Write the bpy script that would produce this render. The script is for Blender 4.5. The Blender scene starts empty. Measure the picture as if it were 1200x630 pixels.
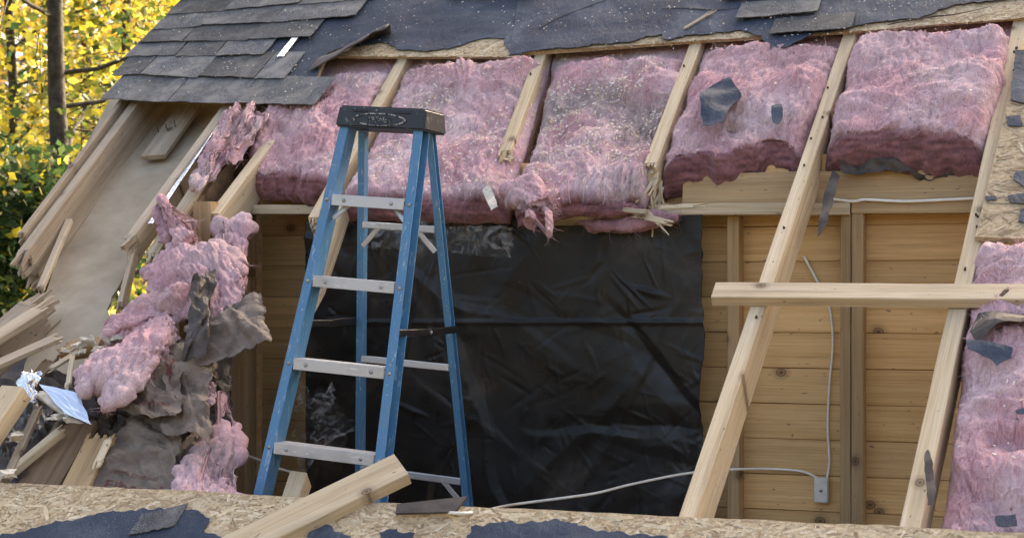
import bpy, bmesh, math, random
import numpy as np
from mathutils import Vector, Matrix, noise
from mathutils.geometry import delaunay_2d_cdt

# ------------------------------------------------------------------ camera, sky, sun, exposure
S = bpy.context.scene
C = S.collection
CZ = 3.9                      # eye height above the garden
YAW = math.radians(20.0)      # the eye looks this far to the left of the roof's fall line
FPX = 1900.0                  # focal length in photograph pixels
HOR = 348.0                   # horizon row in the photograph
cam_d = bpy.data.cameras.new('camera')
cam_d.sensor_width = 36.0
cam_d.lens = 36.0 * FPX / 1200.0
cam_d.shift_y = (HOR - 315.0) / 1200.0
cam_d.clip_end = 2000
cam = bpy.data.objects.new('camera', cam_d)
C.objects.link(cam)
cam.location = (0, 0, CZ)
cam.rotation_euler = (math.radians(90), 0, YAW)
S.camera = cam
cam_d.dof.use_dof = True
cam_d.dof.focus_distance = 5.9
cam_d.dof.aperture_fstop = 5.6

SUN_EL, SUN_AZ = math.radians(27), math.radians(16)      # low sun behind the ridge
world = bpy.data.worlds.new('World')
S.world = world
world.use_nodes = True
wn = world.node_tree.nodes
sky = wn.new('ShaderNodeTexSky')
sky.sky_type = 'NISHITA'
sky.sun_disc = False
sky.sun_elevation = SUN_EL
sky.sun_rotation = SUN_AZ
sky.air_density = 0.7
sky.dust_density = 8.0
sky.ozone_density = 0.0
wn['Background'].inputs['Strength'].default_value = 0.15
world.node_tree.links.new(sky.outputs[0], wn['Background'].inputs[0])
sun_d = bpy.data.lights.new('sun', 'SUN')
sun_d.energy = 2.0
sun_d.angle = math.radians(0.6)
sun_d.color = (1.0, 0.93, 0.80)
sun = bpy.data.objects.new('sun', sun_d)
C.objects.link(sun)
sv = Vector((math.sin(SUN_AZ) * math.cos(SUN_EL), math.cos(SUN_AZ) * math.cos(SUN_EL), math.sin(SUN_EL)))
sun.rotation_euler = sv.to_track_quat('Z', 'Y').to_euler()
sun.location = (10, 30, 30)
S.view_settings.view_transform = 'Standard'
S.view_settings.look = 'None'
S.view_settings.gamma = 1
S.view_settings.exposure = 2.35
S.view_settings.use_white_balance = True          # the camera's own white balance for open shade
S.view_settings.white_balance_temperature = 7300
S.cycles.use_denoising = True
S.cycles.max_bounces = 8
S.cycles.transparent_max_bounces = 12

random.seed(7)
rng = np.random.default_rng(11)

# ------------------------------------------------------------------ photograph pixel -> point on a real surface
VV = Vector((-math.sin(YAW), math.cos(YAW), 0))
RR = Vector((math.cos(YAW), math.sin(YAW), 0))
ZZ = Vector((0, 0, 1))
EYE = Vector((0, 0, CZ))
EX = Vector((1, 0, 0))
ES = Vector((0, 0.8, 0.6))            # up the roof slope
EN = Vector((0, -0.6, 0.8))           # out of the roof
RP = Vector((0, 7.0, CZ + 1.1))       # a point on the plane of the rafter tops
WY = 6.30                             # front face of the knee wall studs
FLOOR = CZ - 1.10

def ray(px, py):
    return VV * FPX + RR * (px - 600.0) + ZZ * (HOR - py)
def roof2(px, py, off=0.0):
    d = ray(px, py)
    t = ((RP + EN * off) - EYE).dot(EN) / d.dot(EN)
    q = EYE + d * t - RP
    return (q.x, q.dot(ES))
def rp(x, s, off=0.0):
    return RP + EX * x + ES * s + EN * off
def roof(px, py, off=0.0):
    x, s = roof2(px, py, off)
    return rp(x, s, off)
def wall(px, py, y=WY):
    d = ray(px, py)
    return EYE + d * (y / d.y)
def at(px, py, depth):
    return EYE + ray(px, py) * (depth / FPX)

# ------------------------------------------------------------------ object helpers
def setp(o, label=None, cat=None, group=None, kind=None):
    if label: o['label'] = label
    if cat: o['category'] = cat
    if group: o['group'] = group
    if kind: o['kind'] = kind
    return o
def empty(name, loc, label, cat, group=None):
    o = bpy.data.objects.new(name, None)
    o.location = loc
    o.empty_display_size = 0.1
    C.objects.link(o)
    return setp(o, label, cat, group)
def link(name, me, mat, parent=None, mw=None):
    o = bpy.data.objects.new(name, me)
    C.objects.link(o)
    if mat and not me.materials: me.materials.append(mat)
    if mw is not None: o.matrix_basis = mw
    if parent is not None:
        o.parent = parent
        pm = parent.matrix_basis
        if parent.parent is not None: pm = parent.parent.matrix_basis @ parent.matrix_parent_inverse @ pm
        o.matrix_parent_inverse = pm.inverted()
    return o
def mesh(name, verts, faces, smooth=False, cols=None):
    me = bpy.data.meshes.new(name)
    me.from_pydata([tuple(v) for v in verts], [], [tuple(f) for f in faces])
    if cols is not None:
        a = me.color_attributes.new('Col', 'FLOAT_COLOR', 'POINT')
        a.data.foreach_set('color', np.asarray(cols, dtype=np.float32).ravel())
    if smooth:
        me.polygons.foreach_set('use_smooth', [True] * len(me.polygons))
    me.update()
    return me

class Quads:
    """many little separate faces collected into one mesh, a colour for each"""
    def __init__(s): s.v = []; s.f = []; s.c = []
    def add(s, pts, col):
        b = len(s.v)
        s.v.extend(pts); s.f.append(tuple(range(b, b + len(pts)))); s.c.extend([tuple(col) + (1,)] * len(pts))
    def build(s, name, mat, parent=None, smooth=False):
        return link(name, mesh(name, s.v, s.f, smooth, s.c), mat, parent)

def frame(A, B, up):
    x = (B - A).normalized()
    z = (up - x * up.dot(x)).normalized()
    y = z.cross(x)
    m = Matrix((x, y, z)).transposed().to_4x4()
    m.translation = A
    return m

def beam_mesh(L, w, h, rag0=0, rag1=0, seed=0, ch=0.003, warp=0.002, taper=None, step=0.12):
    """timber along +X, top face at z=0, chamfered, a little warped; rag = length of a splintered end"""
    rnd = random.Random(seed)
    x0, x1 = rag0 * 0.75, L - rag1 * 0.75
    n = max(2, int((x1 - x0) / step) + 1)
    V, F = [], []
    y2 = w / 2
    for i in range(n + 1):
        x = x0 + (x1 - x0) * i / n
        k = 1 if taper is None else taper(x / L)
        oy = warp * noise.noise((x * 1.3, seed * 3.1, 0)); oz = warp * noise.noise((x * 1.3, seed * 3.1, 7))
        hh = h * k
        for (y, z) in ((-y2 + ch, 0), (y2 - ch, 0), (y2, -ch), (y2, -hh + ch), (y2 - ch, -hh), (-y2 + ch, -hh), (-y2, -hh + ch), (-y2, -ch)):
            j = 0.0007
            V.append((x, y + oy + rnd.uniform(-j, j), z + oz + rnd.uniform(-j, j)))
    for i in range(n):
        for k in range(8):
            a, b = i * 8 + k, i * 8 + (k + 1) % 8
            F.append((a, b, b + 8, a + 8))
    F.append(tuple(range(8))[::-1]); F.append(tuple(range(n * 8, n * 8 + 8)))
    for (rag, xe, sg) in ((rag0, x0, -1), (rag1, x1, 1)):
        if rag <= 0: continue
        ny, nz = max(3, int(w / 0.013)), max(2, int(h / 0.022))
        for a in range(ny):
            for b in range(nz):
                ya, yb = -y2 + w * a / ny, -y2 + w * (a + 1) / ny
                za, zb = -h * b / nz, -h * (b + 1) / nz
                ya += rnd.uniform(-.003, .003); zb += rnd.uniform(-.003, .003)
                l = rag * (0.08 + 1.0 * rnd.random() ** 2.2)
                dy, dz = rnd.uniform(-.16, .16) * l, rnd.uniform(-.22, .12) * l
                cy, cz = (ya + yb) / 2 + dy, (za + zb) / 2 + dz
                q = rnd.uniform(.25, .95)
                bb = len(V)
                for (y, z) in ((ya, za), (yb, za), (yb, zb), (ya, zb)): V.append((xe - sg * .01, y, z))
                for (y, z) in ((ya, za), (yb, za), (yb, zb), (ya, zb)):
                    V.append((xe + sg * (l + rnd.uniform(-.012, .012)), cy + (y - (ya + yb) / 2) * q, cz + (z - (za + zb) / 2) * q))
                for k in range(4):
                    F.append((bb + k, bb + (k + 1) % 4, bb + 4 + (k + 1) % 4, bb + 4 + k))
                F.append((bb + 4, bb + 5, bb + 6, bb + 7))
    me = mesh('timber', V, F)
    bm = bmesh.new(); bm.from_mesh(me); bmesh.ops.recalc_face_normals(bm, faces=bm.faces); bm.to_mesh(me); bm.free()
    return me
SEED = [100]
def beam(name, A, B, up, w, h, mat, parent=None, rag=(0, 0), **kw):
    SEED[0] += 1
    A = Vector(A); B = Vector(B)
    me = beam_mesh((B - A).length, w, h, rag[0], rag[1], SEED[0], **kw)
    return link(name, me, mat, parent, frame(A, B, Vector(up)))

def inside(p, poly):
    x, y = p; c = False
    j = len(poly) - 1
    for i in range(len(poly)):
        xi, yi = poly[i]; xj, yj = poly[j]
        if (yi > y) != (yj > y) and x < (xj - xi) * (y - yi) / (yj - yi) + xi: c = not c
        j = i
    return c
def ragged(poly, step, amp, seed=0, skip=()):
    """put extra jittered points on the outline, edges in skip stay straight"""
    out = []
    n = len(poly)
    for i in range(n):
        a, b = Vector(poly[i]), Vector(poly[(i + 1) % n])
        out.append((a.x, a.y))
        if i in skip: continue
        L = (b - a).length; k = int(L / step)
        if k < 1: continue
        nn = Vector((-(b - a).y, (b - a).x)) / max(L, 1e-6)
        for q in range(1, k + 1):
            p = a.lerp(b, q / (k + 1))
            d = amp * (noise.noise((p.x * 9 + seed, p.y * 9, seed * 1.7)) + .6 * noise.noise((p.x * 37 + seed, p.y * 37, 3.3)))
            out.append((p.x + nn.x * d, p.y + nn.y * d))
    return out
def sheet2d(name, poly, place, thick, mat, parent=None, grid=0.06, h=None, smooth=False):
    """a cut-out sheet with real thickness: poly in metric 2D, place(x, y, off) -> 3D, h(x, y) = lift"""
    P = [Vector(p) for p in poly]
    xs = [p.x for p in P]; ys = [p.y for p in P]
    pts = list(P)
    gx = min(xs)
    while gx < max(xs):
        gy = min(ys)
        while gy < max(ys):
            q = (gx + random.uniform(-.3, .3) * grid, gy + random.uniform(-.3, .3) * grid)
            if inside(q, poly): pts.append(Vector(q))
            gy += grid
        gx += grid
    n = len(P)
    vs, es, fs, *_ = delaunay_2d_cdt(pts, [(i, (i + 1) % n) for i in range(n)], [], 1, 1e-5)
    fs = [f for f in fs if inside(tuple(sum((vs[i] for i in f), Vector((0, 0))) / len(f)), poly)]
    H = h or (lambda x, y: 0.0)
    nv = len(vs)
    V = [place(v.x, v.y, thick + H(v.x, v.y)) for v in vs] + [place(v.x, v.y, H(v.x, v.y)) for v in vs]
    F = [tuple(f) for f in fs] + [tuple(i + nv for i in f)[::-1] for f in fs]
    cnt = {}
    for f in fs:
        for i in range(len(f)):
            a, b = f[i], f[(i + 1) % len(f)]
            cnt[(a, b)] = cnt.get((a, b), 0) + 1
    for (a, b) in list(cnt):
        if (b, a) not in cnt: F.append((b, a, a + nv, b + nv))
    me = mesh(name, V, F, smooth)
    bm = bmesh.new(); bm.from_mesh(me); bmesh.ops.recalc_face_normals(bm, faces=bm.faces); bm.to_mesh(me); bm.free()
    return link(name, me, mat, parent)
def tube(name, pts, r, mat, parent=None, seg=8):
    """round cable through the given points (smoothed)"""
    P = [Vector(p) for p in pts]
    Q = []
    for i in range(len(P) - 1):
        p0 = P[max(i - 1, 0)]; p1 = P[i]; p2 = P[i + 1]; p3 = P[min(i + 2, len(P) - 1)]
        for k in range(6):
            t = k / 6
            Q.append(0.5 * ((2 * p1) + (p2 - p0) * t + (2 * p0 - 5 * p1 + 4 * p2 - p3) * t * t + (3 * p1 - p0 - 3 * p2 + p3) * t ** 3))
    Q.append(P[-1])
    V, F = [], []
    for i, q in enumerate(Q):
        d = (Q[min(i + 1, len(Q) - 1)] - Q[max(i - 1, 0)]).normalized()
        u = d.cross(Vector((0.13, -0.9, 0.4))).normalized(); w = d.cross(u)
        rr = r(i / (len(Q) - 1)) if callable(r) else r
        for k in range(seg):
            a = 2 * math.pi * k / seg
            V.append(q + (u * math.cos(a) + w * math.sin(a)) * rr)
    for i in range(len(Q) - 1):
        for k in range(seg):
            a, b = i * seg + k, i * seg + (k + 1) % seg
            F.append((a, b, b + seg, a + seg))
    F.append(tuple(range(seg))[::-1]); F.append(tuple(range(len(V) - seg, len(V))))
    return link(name, mesh(name, V, F, True), mat, parent)

# ------------------------------------------------------------------ procedural materials
def M(name):
    m = bpy.data.materials.new(name); m.use_nodes = True
    nt = m.node_tree
    return m, nt, nt.nodes['Principled BSDF']
def N(nt, kind, **kw):
    n = nt.nodes.new('ShaderNode' + kind)
    for k, v in kw.items():
        if k.startswith('_'): setattr(n, k[1:], v)
        else: n.inputs[k.replace('__', ' ')].default_value = v
    return n
def L(nt, a, b): nt.links.new(a, b)
def ramp(nt, fac, stops):
    r = nt.nodes.new('ShaderNodeValToRGB')
    e = r.color_ramp.elements
    while len(e) < len(stops): e.new(0.5)
    for i, (p, c) in enumerate(stops):
        e[i].position = p; e[i].color = tuple(c) + (1,) if len(c) == 3 else c
    L(nt, fac, r.inputs[0])
    return r.outputs[0]
def mixc(nt, fac, a, b, mode='MIX'):
    m = nt.nodes.new('ShaderNodeMix'); m.data_type = 'RGBA'; m.blend_type = mode
    for sock, v in ((m.inputs[0], fac), (m.inputs[6], a), (m.inputs[7], b)):
        if hasattr(v, 'is_linked') or hasattr(v, 'links'): L(nt, v, sock)
        elif isinstance(v, (int, float)): sock.default_value = v
        else: sock.default_value = tuple(v) + (1,)
    return m.outputs[2]
def coords(nt, scale=(1, 1, 1), rnd=True):
    tc = nt.nodes.new('ShaderNodeTexCoord')
    src = tc.outputs['Object']
    if rnd:
        oi = nt.nodes.new('ShaderNodeObjectInfo')
        mu = nt.nodes.new('ShaderNodeMath'); mu.operation = 'MULTIPLY'; mu.inputs[1].default_value = 37.0
        L(nt, oi.outputs['Random'], mu.inputs[0])
        va = nt.nodes.new('ShaderNodeVectorMath'); va.operation = 'ADD'
        L(nt, src, va.inputs[0]); L(nt, mu.outputs[0], va.inputs[1])
        src = va.outputs[0]
    mp = nt.nodes.new('ShaderNodeMapping'); mp.inputs['Scale'].default_value = scale
    L(nt, src, mp.inputs[0])
    return mp.outputs[0]
def tex(nt, vec, scale, detail=4, rough=0.6, dist=0.0):
    t = N(nt, 'TexNoise', Scale=scale, Detail=detail, Roughness=rough, Distortion=dist)
    L(nt, vec, t.inputs['Vector'])
    return t.outputs['Fac']
def bump(nt, bs, h, strength, dist):
    b = N(nt, 'Bump', Strength=strength, Distance=dist)
    L(nt, h, b.inputs['Height']); L(nt, b.outputs[0], bs.inputs['Normal'])
    return b

def wood(name, light, mid, dark, rough=0.7, knots=True, stain=0.25, stainc=(0.16, 0.13, 0.10), knot=(0.07, 0.03, 0.015), kscale=1.0):
    m, nt, bs = M(name)
    v = coords(nt, (1, 1, 1))
    vs = coords(nt, (0.9, 26, 26))
    g = tex(nt, vs, 1.0, 5, 0.62, 0.35)
    c = ramp(nt, g, [(0.28, dark), (0.46, mid), (0.68, light)])
    vf = coords(nt, (3, 190, 190))
    f = tex(nt, vf, 1.0, 2, 0.5)
    fr = ramp(nt, f, [(0.30, (0.72, 0.68, 0.62)), (0.62, (1, 1, 1))])
    c = mixc(nt, 0.65, c, fr, 'MULTIPLY')
    big = tex(nt, coords(nt, (2.2, 9, 9)), 1.0, 6, 0.7, 0.5)
    br = ramp(nt, big, [(0.46, (0, 0, 0)), (0.72, (1, 1, 1))])
    sm = nt.nodes.new('ShaderNodeMath'); sm.operation = 'MULTIPLY'; sm.inputs[1].default_value = stain
    L(nt, br, sm.inputs[0])
    c = mixc(nt, sm.outputs[0], c, stainc)
    mk = ramp(nt, tex(nt, coords(nt, (30, 70, 70)), 1.0, 2, 0.5), [(0.70, (0, 0, 0)), (0.745, (0.75, 0.75, 0.75))])
    c = mixc(nt, mk, c, (0.10, 0.075, 0.055))
    if knots:
        vk = coords(nt, (3.6 * kscale, 4.6 * kscale, 4.6 * kscale))
        k = N(nt, 'TexVoronoi', Scale=1.0, _voronoi_dimensions='2D'); L(nt, vk, k.inputs['Vector'])
        kr = ramp(nt, k.outputs['Distance'], [(0.0, (.95, .95, .95)), (0.030, (0.7, 0.7, 0.7)), (0.042, (0.45, 0.45, 0.45)), (0.055, (.95, .95, .95)), (0.066, (.35, .35, .35)), (0.14, (0, 0, 0))])
        ks = nt.nodes.new('ShaderNodeSeparateColor'); L(nt, k.outputs['Color'], ks.inputs[0])
        km = ramp(nt, ks.outputs[0], [(0.50, (0, 0, 0)), (0.52, (1, 1, 1))])
        c = mixc(nt, mixc(nt, 1.0, kr, km, 'MULTIPLY'), c, knot)
    oi = nt.nodes.new('ShaderNodeObjectInfo')
    hs = N(nt, 'HueSaturation')
    mr = N(nt, 'MapRange'); mr.inputs[3].default_value = 0.80; mr.inputs[4].default_value = 1.12
    L(nt, oi.outputs['Random'], mr.inputs[0]); L(nt, mr.outputs[0], hs.inputs['Value']); L(nt, c, hs.inputs['Color'])
    L(nt, hs.outputs[0], bs.inputs['Base Color'])
    bs.inputs['Roughness'].default_value = rough
    bs.inputs['Specular IOR Level'].default_value = 0.3
    ad = nt.nodes.new('ShaderNodeMath'); ad.operation = 'ADD'; L(nt, g, ad.inputs[0]); L(nt, f, ad.inputs[1])
    bump(nt, bs, ad.outputs[0], 0.35, 0.003)
    return m
MAT = {}
MAT['lumber'] = wood('fresh_lumber', (0.64, 0.53, 0.37), (0.56, 0.44, 0.285), (0.42, 0.31, 0.19), stain=0.42, stainc=(0.26, 0.21, 0.16))
MAT['pale'] = wood('pale_split_wood', (0.70, 0.60, 0.44), (0.60, 0.49, 0.33), (0.42, 0.31, 0.19), stain=0.3)
MAT['weathered'] = wood('weathered_lumber', (0.52, 0.43, 0.32), (0.43, 0.345, 0.25), (0.27, 0.21, 0.15), stain=0.45, stainc=(0.13, 0.12, 0.11))
MAT['stud'] = wood('tan_stud_lumber', (0.52, 0.36, 0.19), (0.43, 0.285, 0.145), (0.30, 0.19, 0.09), stain=0.3)
MAT['pine'] = wood('varnished_pine_plank', (0.80, 0.52, 0.235), (0.74, 0.455, 0.19), (0.60, 0.345, 0.13), rough=0.5, stain=0.18, stainc=(0.22, 0.12, 0.05), kscale=0.85)
MAT['brown'] = wood('brown_old_board', (0.30, 0.20, 0.12), (0.23, 0.15, 0.085), (0.13, 0.085, 0.05), stain=0.4)

def plain(name, c1, c2, scale, rough, bstr=0.3, bdist=0.004, detail=5, metallic=0.0, spec=0.4, lo=0.35, hi=0.65):
    m, nt, bs = M(name)
    v = coords(nt)
    f = tex(nt, v, scale, detail, 0.6)
    L(nt, ramp(nt, f, [(lo, c1), (hi, c2)]), bs.inputs['Base Color'])
    bs.inputs['Roughness'].default_value = rough; bs.inputs['Metallic'].default_value = metallic
    bs.inputs['Specular IOR Level'].default_value = spec
    bump(nt, bs, f, bstr, bdist)
    return m
def felt():
    m, nt, bs = M('navy_roofing_felt')
    v = coords(nt, rnd=False)
    f = tex(nt, v, 3.0, 6, 0.65, 0.6)
    c = ramp(nt, f, [(0.3, (0.018, 0.028, 0.047)), (0.52, (0.033, 0.049, 0.078)), (0.70, (0.088, 0.104, 0.130))])
    sp = tex(nt, v, 200.0, 2, 0.5)
    d = ramp(nt, sp, [(0.60, (0, 0, 0)), (0.74, (1, 1, 1))])
    zone = ramp(nt, tex(nt, v, 2.2, 3, 0.6), [(0.45, (0, 0, 0)), (0.68, (1, 1, 1))])
    c = mixc(nt, mixc(nt, 1.0, d, zone, 'MULTIPLY'), c, (0.30, 0.27, 0.22))
    L(nt, c, bs.inputs['Base Color'])
    bs.inputs['Roughness'].default_value = 0.7
    bs.inputs['Specular IOR Level'].default_value = 0.25
    w = tex(nt, coords(nt, (3, 1, 1), False), 6.0, 6, 0.7, 1.2)
    bump(nt, bs, w, 0.5, 0.02)
    return m
MAT['felt'] = felt()
def shingle():
    m, nt, bs = M('grey_asphalt_shingle')
    v = coords(nt)
    g = N(nt, 'TexVoronoi', Scale=330.0); L(nt, v, g.inputs['Vector'])
    c = ramp(nt, g.outputs['Color'], [(0.15, (0.018, 0.020, 0.024)), (0.5, (0.062, 0.068, 0.078)), (0.85, (0.150, 0.155, 0.165))])
    big = tex(nt, v, 7.0, 6, 0.72, 0.4)
    c = mixc(nt, ramp(nt, big, [(0.44, (0, 0, 0)), (0.62, (0.85, 0.85, 0.85))]), c, (0.17, 0.165, 0.155))
    c = mixc(nt, ramp(nt, tex(nt, v, 4.0, 4, 0.6), [(0.50, (0, 0, 0)), (0.72, (0.8, 0.8, 0.8))]), c, (0.028, 0.030, 0.034))
    oi = nt.nodes.new('ShaderNodeObjectInfo'); hs = N(nt, 'HueSaturation')
    mr = N(nt, 'MapRange'); mr.inputs[3].default_value = 0.7; mr.inputs[4].default_value = 1.45
    L(nt, oi.outputs['Random'], mr.inputs[0]); L(nt, mr.outputs[0], hs.inputs['Value']); L(nt, c, hs.inputs['Color'])
    L(nt, hs.outputs[0], bs.inputs['Base Color'])
    bs.inputs['Roughness'].default_value = 0.9
    bump(nt, bs, g.outputs['Distance'], 0.6, 0.003)
    return m
MAT['shingle'] = shingle()
def colattr(name, rough=0.8, spec=0.3, transl=0.0, vary=None, metallic=0.0):
    m, nt, bs = M(name)
    a = nt.nodes.new('ShaderNodeVertexColor'); a.layer_name = 'Col'
    c = a.outputs[0]
    if vary:
        f = tex(nt, coords(nt, rnd=False), vary, 3, 0.6)
        c = mixc(nt, 0.6, c, ramp(nt, f, [(0.3, (0.62, 0.58, 0.52)), (0.65, (1, 1, 1))]), 'MULTIPLY')
    L(nt, c, bs.inputs['Base Color'])
    bs.inputs['Roughness'].default_value = rough; bs.inputs['Specular IOR Level'].default_value = spec
    bs.inputs['Metallic'].default_value = metallic
    if transl > 0:
        t = nt.nodes.new('ShaderNodeBsdfTranslucent'); L(nt, c, t.inputs[0])
        mx = nt.nodes.new('ShaderNodeMixShader'); mx.inputs[0].default_value = transl
        L(nt, bs.outputs[0], mx.inputs[1]); L(nt, t.outputs[0], mx.inputs[2])
        L(nt, mx.outputs[0], nt.nodes['Material Output'].inputs[0])
    return m
MAT['strand'] = colattr('osb_wood_strand', 0.75, 0.3, vary=90)
MAT['chip'] = colattr('pale_wood_chip', 0.8)
MAT['fibre'] = colattr('pink_glass_fibre', 0.7, 0.3, 0.35)
MAT['leaf'] = colattr('autumn_leaf', 0.55, 0.3, 0.5)
MAT['osb'] = plain('osb_panel_ground', (0.30, 0.21, 0.12), (0.52, 0.40, 0.25), 60, 0.8)
MAT['osbedge'] = plain('osb_cut_edge', (0.34, 0.20, 0.09), (0.50, 0.33, 0.17), 45, 0.8)
def wool():
    m, nt, bs = M('pink_glass_wool')
    a = nt.nodes.new('ShaderNodeVertexColor'); a.layer_name = 'Col'
    v = coords(nt)
    f = tex(nt, coords(nt, (1, 1, 1)), 38, 7, 0.72, 2.2)
    s1 = tex(nt, coords(nt, (90, 14, 40)), 1.0, 4, 0.65, 1.6)
    c = mixc(nt, 0.75, a.outputs[0], ramp(nt, s1, [(0.30, (0.72, 0.62, 0.64)), (0.50, (0.97, 0.95, 0.96)), (0.68, (1.15, 1.18, 1.18))]), 'MULTIPLY')
    c = mixc(nt, 0.6, c, ramp(nt, f, [(0.30, (0.66, 0.52, 0.55)), (0.5, (1, 1, 1)), (0.75, (1.15, 1.2, 1.2))]), 'MULTIPLY')
    L(nt, c, bs.inputs['Base Color'])
    bs.inputs['Roughness'].default_value = 0.95
    bs.inputs['Specular IOR Level'].default_value = 0.08
    bs.inputs['Sheen Weight'].default_value = 0.25
    bs.inputs['Sheen Tint'].default_value = (1.0, 0.82, 0.86, 1)
    ad = nt.nodes.new('ShaderNodeMath'); ad.operation = 'ADD'; L(nt, f, ad.inputs[0]); L(nt, s1, ad.inputs[1])
    bump(nt, bs, ad.outputs[0], 0.6, 0.010)
    return m
MAT['wool'] = wool()
def film():
    m, nt, bs = M('black_polythene')
    v = coords(nt, rnd=False)
    f = tex(nt, v, 2.5, 5, 0.6, 0.8)
    L(nt, ramp(nt, f, [(0.35, (0.007, 0.0068, 0.0065)), (0.55, (0.017, 0.0155, 0.014)), (0.70, (0.055, 0.045, 0.037))]), bs.inputs['Base Color'])
    r = tex(nt, v, 14, 4, 0.6)
    rr = ramp(nt, r, [(0.3, (0.24, 0.24, 0.24)), (0.7, (0.50, 0.50, 0.50))])
    L(nt, rr, bs.inputs['Roughness'])
    w = tex(nt, v, 5, 4, 0.5, 2.0)
    bump(nt, bs, w, 0.10, 0.010)
    bs.inputs['Specular IOR Level'].default_value = 0.32
    return m
MAT['film'] = film()
def clear():
    m, nt, bs = M('clear_polythene')
    bs.inputs['Base Color'].default_value = (0.75, 0.77, 0.78, 1); bs.inputs['Roughness'].default_value = 0.2
    bs.inputs['Specular IOR Level'].default_value = 0.8
    t = nt.nodes.new('ShaderNodeBsdfTransparent')
    mx = nt.nodes.new('ShaderNodeMixShader')
    f = tex(nt, coords(nt), 14, 4, 0.6, 1.5)
    L(nt, ramp(nt, f, [(0.45, (0.012, 0.012, 0.012)), (0.75, (0.20, 0.20, 0.20))]), mx.inputs[0])
    L(nt, t.outputs[0], mx.inputs[1]); L(nt, bs.outputs[0], mx.inputs[2]); L(nt, mx.outputs[0], nt.nodes['Material Output'].inputs[0])
    return m
MAT['clear'] = clear()
MAT['kraft'] = plain('brown_kraft_paper', (0.115, 0.084, 0.064), (0.20, 0.156, 0.122), 16, 0.65, 0.5, 0.006)
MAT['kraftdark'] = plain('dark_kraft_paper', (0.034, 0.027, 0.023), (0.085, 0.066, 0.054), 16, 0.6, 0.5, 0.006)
MAT['redink'] = plain('faded_red_ink', (0.10, 0.030, 0.028), (0.17, 0.045, 0.040), 70, 0.7, 0.1)
MAT['foil'] = plain('crumpled_silver_foil', (0.62, 0.70, 0.82), (0.85, 0.88, 0.93), 12, 0.22, 0.7, 0.02, metallic=0.95)
MAT['foilflat'] = plain('sky_tinted_silver_foil', (0.50, 0.62, 0.78), (0.58, 0.70, 0.85), 5, 0.35, 0.1, 0.004, metallic=0.7)  # blue of the reflected sky is put into the foil's base colour
MAT['dullfoil'] = plain('dull_smoky_film', (0.06, 0.055, 0.05), (0.16, 0.15, 0.14), 9, 0.28, 0.5, 0.01, metallic=0.4)
MAT['foam'] = plain('pale_foam_board', (0.45, 0.41, 0.34), (0.66, 0.61, 0.52), 40, 0.9)
MAT['panel'] = plain('grey_backer_board', (0.31, 0.255, 0.18), (0.47, 0.395, 0.295), 3.5, 0.85, 0.35, 0.006, 7)
MAT['cable'] = plain('white_cable_sheath', (0.70, 0.65, 0.55), (0.80, 0.76, 0.66), 30, 0.45)
MAT['boxwhite'] = plain('grey_white_plastic', (0.56, 0.52, 0.44), (0.66, 0.62, 0.53), 30, 0.5)
MAT['steel'] = plain('dull_steel', (0.25, 0.25, 0.25), (0.42, 0.42, 0.42), 60, 0.4, metallic=0.9)
MAT['rust'] = plain('rusty_nail_steel', (0.05, 0.035, 0.03), (0.12, 0.08, 0.06), 90, 0.6, metallic=0.6)
MAT['blacktin'] = plain('black_painted_steel', (0.012, 0.012, 0.013), (0.03, 0.03, 0.032), 60, 0.38, metallic=0.3)
MAT['ground'] = plain('leaf_litter_ground', (0.05, 0.045, 0.02), (0.20, 0.15, 0.05), 1.2, 0.95)
MAT['bark'] = plain('grey_brown_bark', (0.022, 0.019, 0.015), (0.065, 0.056, 0.045), 14, 0.9, 0.9, 0.03)
MAT['floor'] = plain('plywood_floor', (0.22, 0.15, 0.08), (0.34, 0.25, 0.15), 6, 0.8)
MAT['wallpaint'] = plain('brown_siding_paint', (0.13, 0.085, 0.05), (0.18, 0.12, 0.07), 6, 0.7)
def worn(name, base, wear, grime, rough, metallic=0.0, amount=0.60, streak=(26, 26, 26)):
    m, nt, bs = M(name)
    v = coords(nt)
    f = tex(nt, coords(nt, streak), 1.0, 7, 0.75, 0.4)
    c = mixc(nt, ramp(nt, f, [(amount, (0, 0, 0)), (amount + 0.06, (1, 1, 1))]), base, wear)
    g = tex(nt, v, 7, 5, 0.65)
    c = mixc(nt, ramp(nt, g, [(0.5, (0, 0, 0)), (0.75, (0.55, 0.55, 0.55))]), c, grime)
    sp = tex(nt, v, 120, 2, 0.5)
    c = mixc(nt, ramp(nt, sp, [(0.71, (0, 0, 0)), (0.73, (0.9, 0.9, 0.9))]), c, (0.55, 0.54, 0.50))
    L(nt, c, bs.inputs['Base Color'])
    bs.inputs['Roughness'].default_value = rough; bs.inputs['Metallic'].default_value = metallic
    bump(nt, bs, f, 0.2, 0.002)
    return m
MAT['blue'] = worn('blue_fibreglass', (0.065, 0.205, 0.37), (0.30, 0.40, 0.50), (0.13, 0.19, 0.25), 0.45, amount=0.57, streak=(70, 70, 9))
MAT['alu'] = worn('scuffed_aluminium', (0.50, 0.51, 0.53), (0.74, 0.75, 0.76), (0.26, 0.25, 0.24), 0.42, 0.55, streak=(9, 60, 60))
MAT['cap'] = worn('black_ladder_plastic', (0.014, 0.015, 0.018), (0.16, 0.155, 0.145), (0.03, 0.03, 0.033), 0.45, amount=0.60)
MAT['paint'] = plain('worn_pale_paint', (0.02, 0.02, 0.022), (0.42, 0.41, 0.38), 95, 0.6, lo=.46, hi=.60)

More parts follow.
